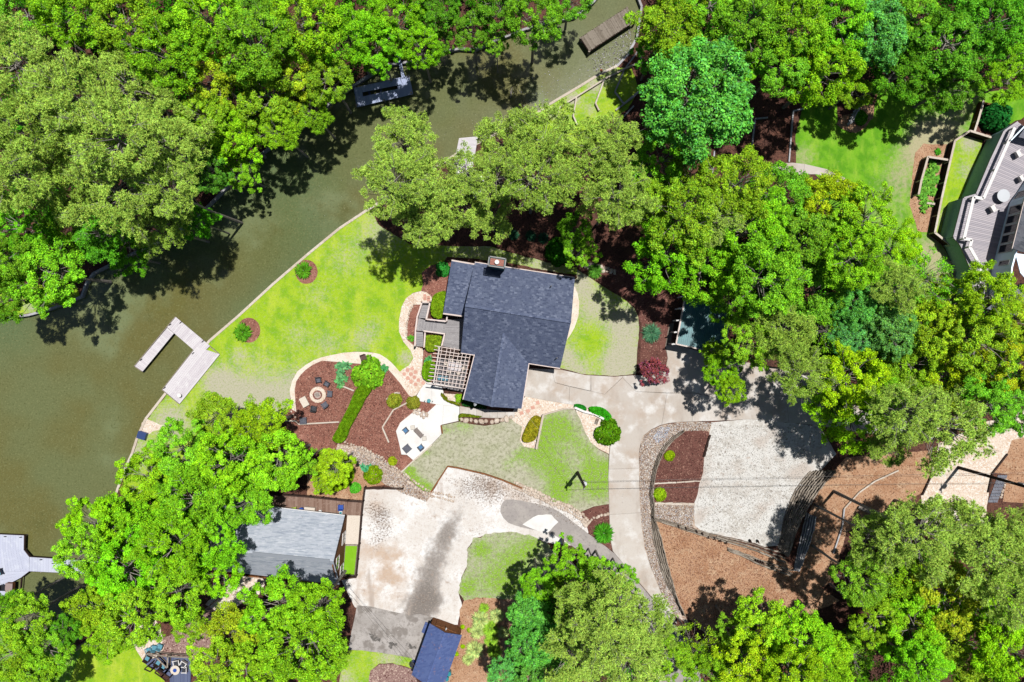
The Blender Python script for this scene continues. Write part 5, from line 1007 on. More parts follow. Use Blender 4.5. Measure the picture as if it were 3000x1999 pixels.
loose('river_pebbles', 'pale pebbles in the square below the dark planting bed', [(1914, 1478), (2034, 1480), (2030, 1545), (1918, 1518)], 2200, .07, .2, peb)
loose('loose_stones', 'scattered stones along the slanting pebble path above the lot', [(1049, 1310), (1100, 1333), (1133, 1356), (1177, 1386), (1215, 1420), (1262, 1446), (1250, 1470), (1180, 1445), (1130, 1420), (1080, 1380), (1010, 1335)], 2600, .06, .2, peb)
loose('loose_stones', 'scattered stones on the upper edge of the worn lot', [(1300, 1400), (1400, 1400), (1500, 1425), (1600, 1470), (1700, 1515), (1720, 1560), (1660, 1530), (1560, 1475), (1440, 1440), (1330, 1425)], 900, .04, .13, [T(190, 164, 146), T(220, 200, 184), T(150, 126, 112), T(244, 236, 228)])
loose('mulch_chips', 'coarse bark chips over the dark planting bed', [(1998, 1267), (2072, 1266), (2060, 1384), (2034, 1472), (1916, 1471), (1920, 1380), (1948, 1312)], 2500, .05, .13, [T(150, 100, 92), T(110, 68, 62), T(186, 140, 124), T(90, 54, 50)], flat=.4)
loose('mulch_chips', 'coarse red brown bark chips over the fire pit bed', [(870, 1140), (945, 1060), (1049, 1070), (1126, 1076), (1195, 1160), (1212, 1200), (1170, 1238), (1158, 1263), (1172, 1330), (1175, 1380), (1050, 1305), (900, 1300), (860, 1210)], 9000, .05, .12, [T(166, 116, 106), T(122, 78, 72), T(196, 150, 136), T(104, 62, 58)], flat=.4)
loose('pine_litter', 'coarse litter over the bright pine straw slope', [(1930, 1525), (2034, 1562), (2184, 1606), (2290, 1650), (2360, 1760), (2100, 1840), (1985, 1760)], 7000, .05, .14, [T(214, 156, 130), T(240, 192, 166), T(160, 96, 74), T(196, 140, 110)], flat=.3)
loose('gravel_pieces', 'coarser gravel pieces scattered over the pale gravel court', [(2090, 1245), (2400, 1250), (2360, 1400), (2283, 1595), (2060, 1550), (2040, 1480)], 9000, .04, .11, [T(240, 238, 234), T(196, 190, 182), T(224, 214, 206), T(160, 152, 146)], flat=.5)
loose('floating_litter', 'pale leaves and bark bits floating at the head of the cove', [(1560, 330), (1700, 245), (1806, 190), (1850, 120), (1780, 130), (1700, 190), (1600, 200), (1480, 260)], 260, .05, .16, [T(230, 230, 236), T(190, 186, 180), T(220, 214, 200)], z=WZ+.01, flat=.2)
loose('floating_litter', 'dense pale litter floating beside the old plank dock', [(1720, 165), (1850, 75), (1858, 120), (1838, 160), (1806, 190), (1750, 210)], 420, .06, .2, [T(220, 214, 224), T(150, 140, 150), T(240, 236, 240), T(110, 96, 90)], z=WZ+.01, flat=.2)
loose('floating_litter', 'thin scatter of specks on the open lake', [(900, 560), (1260, 260), (1560, 180), (1560, 320), (1440, 390), (1200, 420), (960, 660)], 130, .03, .08, [T(230, 230, 210)], z=WZ+.01, flat=.2)
tw = MB()
for k in range(3): tw.tube(W3(1495+k*2, 287-k*3, WZ+.05), W3(1503-k*5, 255+k*4, WZ+.25), .05, .02, 5)
tag(tw.build('driftwood', m_bark), 'forked pale driftwood branch sticking out of the cove water', 'branch')

# ------------------------------------------------------------------ bushes and small plants
def ball(seed, n, R, leaf, lump=.12, flat=.8, top=True, prof=None):
    r = np.random.default_rng(seed); d = nrm(r.normal(size=(n, 3))); d[:, 2] = np.abs(d[:, 2])*1.0-.12; d = nrm(d)
    L = nrm(r.normal(size=(26, 3))); L[:, 2] = np.abs(L[:, 2]); dots = (d@L.T).max(1)
    rad = R*(1-lump+lump*2*np.clip((dots-.75)*4, 0, 1))*r.uniform(.86, 1.04, n); C = d*rad[:, None]*np.array([1, 1, flat])
    tint = np.ones((n, 3))*r.uniform(.45, 1.45, (n, 1))*(.75+.45*np.clip((dots-.8)*5, 0, 1))[:, None]; tint[:, 0] *= r.uniform(.8, 1.25, n)
    V, F, t = cards(C, d+r.normal(size=(n, 3))*.45+np.array([0, 0, .3]), r.uniform(.7, 1.3, n)*leaf, tint, .7, r); return V, F, t
def plant_mesh(name, V, F, t, m=None): return np_mesh(name, V, F, m or m_leaf, t)
BALL = [plant_mesh('foliage', *ball(10+i, 2600, .8, .14, .18)) for i in range(2)]
LOOSE = [plant_mesh('foliage', *ball(20+i, 1700, .8, .19, .3)) for i in range(3)]
def spiky(seed, n, L, w_, up=.5, clumps=1, spread=0):
    r = np.random.default_rng(seed); cs = r.normal(size=(clumps, 3))*spread*np.array([1, 1, 0]); C = cs[r.integers(0, clumps, n)]+np.array([0, 0, .1]); th = r.uniform(0, 6.3, n); e = r.uniform(.05, 1.3, n)**1
    D = np.stack([np.cos(th)*np.cos(e), np.sin(th)*np.cos(e), np.sin(e)*up+.05], 1); Ls = r.uniform(.6, 1.05, n)*L
    t = np.ones((n, 3))*r.uniform(.5, 1.35, (n, 1)); t[:, 0] *= r.uniform(.8, 1.3, n)
    M_ = C+D*Ls[:, None]*.62+np.array([0, 0, .12*L]); E_ = C+D*Ls[:, None]*np.array([1, 1, .55]); a = nrm(np.cross(D, np.array([[0, 0, 1.]])))*w_*.5*r.uniform(.7, 1.2, (n, 1))
    V = np.stack([C, M_-a, E_, M_+a], 1).reshape(-1, 3); return V, np.arange(4*n).reshape(n, 4), np.repeat(t, 4, 0)
SPK = [plant_mesh('leaves', *spiky(30+i, 420, .95, .13, .9)) for i in range(3)]
SPKT = [plant_mesh('leaves', *spiky(40+i, 520, 1.1, .07, .8)) for i in range(2)]
HOST = [plant_mesh('leaves', *spiky(50+i, 110, .75, .24, .7, 4, .3)) for i in range(3)]
GRS = [plant_mesh('blades', *spiky(60+i, 700, .8, .035, .9)) for i in range(3)]
def plant(name, label, cat, x, y, r, me, col, group=None, ref=.8, h=.0, rz=None, sy=1, zs=1):
    s = r/PXM/ref; t = thing(name, label, cat, W3(x, y, 0), group=group)
    o = bpy.data.objects.new(me.name.split('.')[0], me); COL.objects.link(o); o.parent = t; o.location = (0, 0, h); o.scale = (s, s*sy, s*zs); o.rotation_euler.z = random.uniform(0, 6.3) if rz is None else rz; o.color = col
    MB().tube((0, 0, 0), (0, 0, max(.15, s*.3+h)), .04*s+.01, .03*s, 6).build('stem', m_bark, t, True); return t
gr1, gr2, yg, bl = T(96, 186, 40), T(150, 214, 40), T(190, 204, 50), T(60, 150, 110)
plant('spiky_shrub', 'green spiky shrub in the lower round mulch ring of the lake lawn', 'shrub', 714, 974, 32, SPK[0], T(120, 200, 50), ref=.95)
plant('spiky_shrub', 'green spiky shrub in the upper round mulch ring of the lake lawn', 'shrub', 891, 793, 30, SPK[1], T(120, 200, 50), ref=.95)
plant('round_bush', 'clipped yellow green ball bush left in the mulch by the patio', 'bush', 1156, 1174, 20, BALL[0], T(176, 190, 60))
plant('round_bush', 'clipped yellow green ball bush touching the patio path corner', 'bush', 1211, 1180, 18, BALL[1], T(170, 176, 60))
plant('round_bush', 'small lime ball bush at the bottom tip of the red mulch', 'bush', 1150, 1351, 12, BALL[0], T(190, 216, 40))
plant('round_bush', 'big lime green dome bush above the top of the long hedge', 'bush', 1079, 1092, 39, LOOSE[0], T(150, 220, 50), zs=.9)
plant('round_bush', 'ragged yellow green bush in the pine straw above the brown deck', 'bush', 1094, 1391, 22, LOOSE[1], T(150, 190, 30))
plant('round_bush', 'bright green little bush right above the brown deck corner', 'bush', 1041, 1430, 14, LOOSE[2], T(110, 220, 60))
plant('round_bush', 'small blue green plant in the pine straw above the deck', 'bush', 1070, 1370, 14, HOST[0], T(100, 214, 150), ref=.75)
plant('round_bush', 'lime bush in the upper part of the dark planting bed', 'bush', 1961, 1335, 14, BALL[0], T(176, 216, 30))
plant('round_bush', 'bright yellow green ball bush at the bottom of the dark planting bed', 'bush', 1931, 1448, 18, BALL[1], T(180, 226, 40))
plant('spiky_shrub', 'dense green shrub on the driveway edge below the drain pad', 'shrub', 1778, 1263, 32, LOOSE[0], T(110, 170, 30))
plant('spiky_shrub', 'green frond shrub between lower road and driveway', 'shrub', 1768, 1560, 36, SPK[2], T(100, 196, 50), ref=.95)
plant('spiky_shrub', 'blue green yucca with pale tips in the shaded east bed', 'yucca', 1908, 976, 34, SPKT[0], T(110, 176, 130), ref=1.1)
plant('spiky_shrub', 'green yucca beyond the north east corner of the navy roof', 'yucca', 1742, 795, 28, SPKT[1], T(120, 200, 70), ref=1.1)
plant('leafy_plant', 'upper broad leaved blue green plant in the fire pit bed', 'plant', 1007, 1076, 24, HOST[0], T(130, 214, 140), ref=.85)
plant('leafy_plant', 'lower broad leaved blue green plant in the fire pit bed', 'plant', 998, 1117, 20, HOST[1], T(130, 214, 130), ref=.85)
plant('leafy_plant', 'broad leaved plant at the right flank of the lime dome bush', 'plant', 1124, 1080, 18, HOST[2], T(110, 206, 120), ref=.85)
plant('leafy_plant', 'small plant beside the bottom of the deck stairs', 'plant', *Z1(262, 905), 10, HOST[1], T(120, 210, 60), ref=.85)
plant('leafy_plant', 'bluish plant poking through the left rafters of the pergola', 'plant', *Z2(580, 345), 16, HOST[0], T(110, 206, 120), ref=.85)
plant('leafy_plant', 'light green little shrub at the corner of the patio planter', 'plant', *Z2(1112, 1005), 11, LOOSE[0], T(170, 230, 50))
for x, y, r, lb in ((1464, 677, 20, 'leftmost'), (1506, 690, 20, 'second from left'), (1555, 692, 20, 'third from left'), (1592, 698, 20, 'rightmost')):
    plant('shade_fern', lb+' dark blue green shrub in the shady bed behind the navy house', 'shrub', x, y, r, SPKT[0], T(70, 130, 96), 'dark shrubs in a row behind the navy house', ref=1.1)
plant('round_bush', 'green shrub in the shade off the north west roof corner', 'shrub', 1297, 790, 18, LOOSE[1], T(70, 180, 70)); plant('round_bush', 'bush clump under the pines at the shady bed corner', 'shrub', 1640, 740, 34, LOOSE[2], T(80, 160, 40))
plant('round_bush', 'round dark green shrub in the timber planter by the blue house', 'shrub', 2912, 352, 36, LOOSE[0], T(50, 140, 60), zs=1.5)
plant('leafy_plant', 'small green plant in the island bed of the upper right lawn', 'plant', 2517, 346, 18, LOOSE[2], T(110, 190, 40)); plant('leafy_plant', 'single green plant in the orange soil left of the long pale capped wall', 'plant', 2746, 446, 13, HOST[2], T(100, 200, 50), ref=.85)
for k, (x, y, r) in enumerate(((2728, 498, 20), (2715, 520, 18), (2734, 528, 18), (2710, 548, 20), (2728, 556, 16), (2700, 572, 18), (2712, 600, 18))):
    plant('leafy_plant', 'pale green broad leaved plant in the walled bed, '+['topmost right', 'second left', 'middle right', 'fourth left', 'fifth right', 'sixth left', 'bottom'][k], 'plant', x, y, r, HOST[k % 3], T(140, 220, 80), 'broad leaved plants in the walled bed', ref=.75)
for k, (x, y, r, c) in enumerate(((1408, 1812, 24, 0), (1398, 1848, 20, 0), (1436, 1838, 22, 1), (1392, 1900, 24, 0), (1440, 1872, 20, 1), (1418, 1780, 14, 1), (1455, 1800, 20, 0), (1450, 1905, 20, 1), (1372, 1930, 16, 0), (1475, 1850, 16, 0))):
    plant('grass_tuft', 'arching pale green grass clump right of the small garage, '+['upper left', 'centre left', 'centre', 'lower left by the shadow', 'centre right', 'topmost small', 'upper right', 'lower right', 'bottom left small', 'far right'][k], 'ornamental grass', x, y, r*1.35, GRS[k % 3], (T(206, 232, 140, 1.5), T(170, 226, 70, 1.5))[c], 'grass clumps right of the small garage', ref=.8)
for k, (x, y) in enumerate(((1355, 1837), (1374, 1846), (1356, 1894), (1337, 1916))): plant('leafy_plant', ['lime sprout at the garage corner', 'lime sprout right of the garage corner', 'lime sprout beside the middle of the garage wall', 'lime sprout above the round teal bins'][k], 'plant', x, y, 6, BALL[0], T(190, 240, 20))
# clipped hedges
def hedge(label, P, h, leaf, col, n, name='hedge', lump=.22, seed=1, edge=.3):
    r = np.random.default_rng(seed); Q = ccw([W(*p, h*.8) for p in cr(P, 3, True)]); A_ = np.array(Q); x0, y0 = A_.min(0); x1, y1 = A_.max(0); pts = []
    while len(pts) < n*.72:
        x, y = r.uniform(x0, x1), r.uniform(y0, y1)
        if inside(x, y, Q): pts.append((x, y))
    T_ = np.array(pts); d = np.min(np.hypot(T_[:, None, 0]-A_[None, :, 0], T_[:, None, 1]-A_[None, :, 1]), 1); rise = np.clip(d/edge, 0, 1)**.5
    zz = h*(.7+.3*rise)+np.array([noise.noise(Vector((x*2.2, y*2.2, seed))) for x, y in pts])*lump; N_ = np.tile([0, 0, 1.], (len(T_), 1)); C = np.column_stack([T_, zz])
    m_ = int(n*.28); k = r.integers(0, len(Q), m_); f = r.uniform(0, 1, (m_, 1)); e0 = A_[k]; e1 = A_[(k+1) % len(Q)]; E_ = e0+(e1-e0)*f; nn = np.column_stack([(e1-e0)[:, 1], -(e1-e0)[:, 0]]); 
    C = np.vstack([C, np.column_stack([E_, r.uniform(.05, h*.85, m_)])]); N_ = np.vstack([N_, np.column_stack([nn/np.maximum(np.linalg.norm(nn, axis=1, keepdims=True), 1e-6), np.full(m_, .3)])])
    pn = np.array([noise.noise(Vector((q_[0]*3, q_[1]*3, seed+5))) for q_ in C]); t = np.ones((len(C), 3))*(r.uniform(.4, 1.5, len(C))*(1+pn*.5))[:, None]; t[:, 0] *= r.uniform(.7, 1.3, len(C))
    V, F, tt = cards(C, N_+r.normal(size=N_.shape)*.6, r.uniform(.7, 1.4, len(C))*leaf*1.35, t, .7, r)
    o = bpy.data.objects.new(name, plant_mesh(name, V, F, tt)); COL.objects.link(o); o.color = col
    core = MB().poly([(x_, y_) for x_, y_ in A_+(A_.mean(0)-A_)*.06], 0, h*.62).build('branches', mat('hedge_core', (.03, .045, .01, 1)), o); tag(o, label, 'hedge'); return o
hedge('long clipped bright green hedge running down through the red mulch', [(1060, 1131), (1086, 1134), (1084, 1148), (1068, 1170), (1058, 1192), (1040, 1225), (1022, 1258), (1012, 1285), (996, 1298), (977, 1292), (976, 1280), (990, 1255), (1004, 1226), (1020, 1196), (1034, 1162), (1045, 1140)], .9, .1, T(130, 180, 30), 12000)
hedge('yellow green flower hedge beside the pale edged wall', [(1565, 1220), (1580, 1222), (1585, 1230), (1578, 1262), (1568, 1286), (1556, 1294), (1538, 1296), (1530, 1284), (1538, 1262), (1548, 1240)], .5, .1, T(196, 190, 50), 5000)
hedge('tall yellow green hedge block beside the deck ramp', [Z1(680, 150), Z1(820, 90), Z1(865, 110), Z1(850, 300), Z1(820, 540), Z1(700, 550), Z1(630, 470), Z1(630, 290)], 1.2, .13, T(160, 206, 40), 4200)
hedge('square hedge block in the pocket below the deck walkway', [Z1(545, 870), Z1(680, 865), Z1(810, 880), Z1(790, 1010), Z1(740, 1110), Z1(600, 1150), Z1(525, 1090), Z1(530, 960)], 1.0, .13, T(166, 200, 50), 3200)
hedge('loose hedge growing under the left pergola overhang', [Z2(520, 370), Z2(640, 360), Z2(690, 450), Z2(680, 600), Z2(620, 690), Z2(540, 690), Z2(470, 610), Z2(470, 480)], .9, .14, T(150, 210, 40), 3200)
hedge('bright green ground cover mound at the top of the driveway wall', [(1728, 1194), (1758, 1194), (1780, 1206), (1791, 1222), (1784, 1232), (1768, 1228), (1745, 1214), (1730, 1206)], .45, .12, T(80, 210, 40), 2600, 'ground_cover')
hedge('small green ground cover patch by the pebble path and driveway wall', [(1684, 1186), (1700, 1186), (1714, 1192), (1717, 1202), (1704, 1202), (1686, 1196)], .4, .12, T(60, 190, 60), 900, 'ground_cover')
hedge('olive low hedge curling round the patio planter', [Z2(800, 920), Z2(825, 935), Z2(900, 1000), Z2(915, 1050), Z2(990, 1060), Z2(1120, 1110), Z2(1110, 1135), Z2(960, 1085), Z2(880, 1050), Z2(810, 970)], .4, .1, T(150, 160, 40), 900)
hedge('thin olive hedge between the side walk and the boulders', [Z2(1120, 1290), Z2(1280, 1290), Z2(1420, 1320), Z2(1510, 1330), Z2(1420, 1345), Z2(1150, 1335), Z2(1140, 1400), Z2(1112, 1395)], .35, .1, T(140, 160, 40), 1100)
hedge('dark weeds growing along the shaded south wall of the navy house', [(1358, 1178), (1380, 1180), (1420, 1190), (1420, 1198), (1380, 1192), (1356, 1188)], .3, .12, T(50, 120, 50), 500)
sheet('planter_soil', [Z2(840, 920), Z2(1180, 950), Z2(1160, 1090), Z2(920, 1040)], .028, m_path)
hedge('palm like yellow green mass edging the lower left shade path', [(940, 1365), (980, 1345), (1020, 1350), (1030, 1400), (1010, 1430), (960, 1440), (930, 1410)], 1.6, .2, T(170, 216, 30), 3600, 'shrub_mass', .4)
# ------------------------------------------------------------------ trees
def crown(seed, K=34, n=15000, R=4.5, leaf=.2, flat=.78, lob=.3, rc=(.14, .27), dead=.0):
    K = int(K*1.4)
    r = np.random.default_rng(seed); i = np.arange(K)+.5; ph = i*2.39996; z = 1-1.38*i/K
    d = np.column_stack([np.cos(ph)*np.sqrt(np.clip(1-z*z, 0, 1)), np.sin(ph)*np.sqrt(np.clip(1-z*z, 0, 1)), z])+r.normal(size=(K, 3))*.14; d = nrm(d)
    low = np.array([1+lob*noise.noise(Vector(tuple(v*1.35))+Vector((seed*3.1, 0, 0)))*1.6 for v in d])
    cr_ = r.uniform(*rc, K)*R; P = d*((R-cr_*.75)*low*r.uniform(.72, 1.08, K))[:, None]*np.array([1, 1, flat]); S_ = 7
    sub = nrm(r.normal(size=(K, S_, 3)).reshape(-1, 3)+np.repeat(d, S_, 0)*.7+np.array([0, 0, .5])); SP = np.repeat(P, S_, 0)+sub*np.repeat(cr_, S_)[:, None]*np.array([1, 1, .6])*.78
    sr = np.repeat(cr_, S_)*r.uniform(.34, .58, K*S_); k = r.integers(0, K*S_, n); u = nrm(r.normal(size=(n, 3))+np.array([0, 0, .55])); rr = r.uniform(.55, 1.08, n)
    C = SP[k]+u*(sr[k]*rr)[:, None]*np.array([1, 1, .72]); ct = r.uniform(.8, 1.2, K); st = r.uniform(.86, 1.14, K*S_)
    t = np.ones((n, 3))*(ct[k//S_]*st[k]*r.uniform(.5, 1.45, n))[:, None]; t[:, 0] *= r.uniform(.8, 1.25, n)*(1+.1*(C[:, 2]/R)); t[:, 2] *= np.where(r.random(n) < .15, r.uniform(1.5, 3, n), r.uniform(.6, 1.6, n))  # a few leaves paler and bluer: highlights painted into the tint
    V, F, tt = cards(C, u+np.array([0, 0, .3])+r.normal(size=(n, 3))*.62, r.uniform(.65, 1.35, n)*leaf, t, .66, r)
    return np_mesh('crown', V, F, m_leaf, tt), P
def pine_crown(seed, K=46, n=1500, R=4.2, flat=.7):
    r = np.random.default_rng(seed); i = np.arange(K)+.5; ph = i*2.39996; z = 1-1.3*i/K
    d = nrm(np.column_stack([np.cos(ph)*np.sqrt(np.clip(1-z*z, 0, 1)), np.sin(ph)*np.sqrt(np.clip(1-z*z, 0, 1)), z])+r.normal(size=(K, 3))*.25); cr_ = r.uniform(.1, .19, K)*R
    low = np.array([1+.5*noise.noise(Vector(tuple(v*1.5))+Vector((seed*2.7, 0, 0))) for v in d])
    P = d*((R-cr_*.6)*low*r.uniform(.6, 1.14, K))[:, None]*np.array([1, 1, flat]); k = r.integers(0, K, n); u = nrm(r.normal(size=(n, 3))+np.array([0, 0, .5]))
    C = P[k]+u*(cr_[k]*r.uniform(.35, 1.15, n))[:, None]*np.array([1.15, 1.15, .55]); B = 14; ct = r.uniform(.85, 1.15, K)[k]*r.uniform(.7, 1.25, n)
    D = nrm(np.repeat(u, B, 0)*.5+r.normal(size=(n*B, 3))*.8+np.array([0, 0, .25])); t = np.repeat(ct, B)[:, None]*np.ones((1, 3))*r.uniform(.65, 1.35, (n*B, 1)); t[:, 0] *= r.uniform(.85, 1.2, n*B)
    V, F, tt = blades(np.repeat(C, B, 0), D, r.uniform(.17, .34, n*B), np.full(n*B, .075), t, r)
    tt = tt.reshape(-1, 3, 3); tt[:, :2] *= np.array([.62, .42, .4]); tt[:, 2] *= 1.45; tt = tt.reshape(-1, 3)  # brown bud centres, plus shade painted at needle bases and lighter tips
    return np_mesh('crown', V, F, m_leafp, tt), P
def trunk_mesh(P, H0, rad, seed, frac=.6, ext=1.0):
    r = random.Random(seed); mb = MB(); top = Vector((0, 0, H0+.6)); pts = [Vector((0, 0, -.3)), Vector((r.uniform(-.2, .2), r.uniform(-.2, .2), H0*.45)), Vector((r.uniform(-.25, .25), r.uniform(-.25, .25), H0*.8)), top]
    for i in range(3): mb.tube(pts[i], pts[i+1], rad*(1-i*.26), rad*(1-(i+1)*.26), 8)
    for j, p in enumerate(P):
        if r.random() > frac: continue
        e = Vector(p)*ext+Vector((0, 0, H0)); s = pts[2].lerp(top, r.random()) if e.z > H0 else pts[1].lerp(pts[2], r.uniform(.5, 1)); m_ = s.lerp(e, .55)+Vector((r.uniform(-.4, .4), r.uniform(-.4, .4), r.uniform(-.1, .5)))
        mb.tube(s, m_, rad*.24, rad*.14, 5); mb.tube(m_, e, rad*.14, rad*.05, 5)
        for q in range(2): mb.tube(m_.lerp(e, .6), e+Vector((r.uniform(-.7, .7), r.uniform(-.7, .7), r.uniform(0, .7))), rad*.1, rad*.03, 4)
    me = bpy.data.meshes.new('trunk'); me.from_pydata(mb.V, [], mb.F); me.materials.append(m_bark); return me
HD, HP = 13.0, 18.0
DEC = []
for s in range(7):
    me, P = crown(100+s, K=[34, 40, 30, 38, 44, 32, 36][s], n=26000, lob=[.3, .22, .4, .3, .25, .45, .3][s]); DEC.append((me, trunk_mesh(P, HD, .28, s, .55)))
PIN = []
for s in range(5):
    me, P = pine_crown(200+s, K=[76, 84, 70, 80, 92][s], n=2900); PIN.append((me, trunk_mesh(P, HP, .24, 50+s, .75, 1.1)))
TEA = [(lambda mp: (mp[0], trunk_mesh(mp[1], HD, .3, 80, .4)))(crown(300, K=60, n=30000, rc=(.15, .24), flat=.8, lob=.15))]
SPA = [(lambda mp: (mp[0], trunk_mesh(mp[1], HD, .22, 81, 1, 1.15)))(crown(301, K=30, n=4200, rc=(.14, .24), lob=.4))]
PAL = {'D': (146, 214, 44), 'Y': (172, 226, 40), 'G': (118, 194, 44), 'T': (116, 208, 90), 'P': (182, 230, 98), 'O': (170, 218, 88), 'L': (150, 228, 40)}
LK = 1.45
KIND = {'D': 'broadleaf_tree', 'Y': 'broadleaf_tree', 'G': 'broadleaf_tree', 'T': 'broadleaf_tree', 'L': 'broadleaf_tree', 'P': 'pine_tree', 'O': 'pine_tree', 'S': 'broadleaf_tree', 'Q': 'pine_tree'}
cnt = [0]
def tree(k, x, y, r, label, hs=1.0, src=None, colr=None, cat=None):
    x, y, r = x*1.275, y*1.275, r*1.275
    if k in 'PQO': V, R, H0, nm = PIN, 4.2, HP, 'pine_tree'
    else: V, R, H0, nm = DEC, 4.5, HD, 'broadleaf_tree'
    if k == 'T': V = TEA
    if k == 'S': V = SPA
    hs *= 1 if k in 'T' or hs != 1 else random.uniform(.72, 1.32)
    s = 1.0
    for _ in range(6):
        z = H0*(.3+.7*s)*hs; s = r*1.05/PXM*(1-z/CAMH)/R
    cnt[0] += 1; me, tm = V[cnt[0] % len(V)]
    px, py = W(x, y, z); t = thing(nm, label, cat or ('pine tree' if nm[0] == 'p' else 'tree'), (px, py, 0), rz=random.uniform(0, 6.28))
    c = PAL.get(k, PAL['D']) if colr is None else colr; j = random.uniform(.88, 1.12)
    col = T(min(255, c[0]*random.uniform(.92, 1.1)), min(255, c[1]*j**.5), c[2]*random.uniform(.8, 1.2), LK)
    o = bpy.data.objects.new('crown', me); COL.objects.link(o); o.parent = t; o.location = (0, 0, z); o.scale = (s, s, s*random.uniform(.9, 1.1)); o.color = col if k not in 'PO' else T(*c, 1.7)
    b = bpy.data.objects.new('trunk', tm); COL.objects.link(b); b.parent = t; b.scale = (s, s, z/H0)
    return t
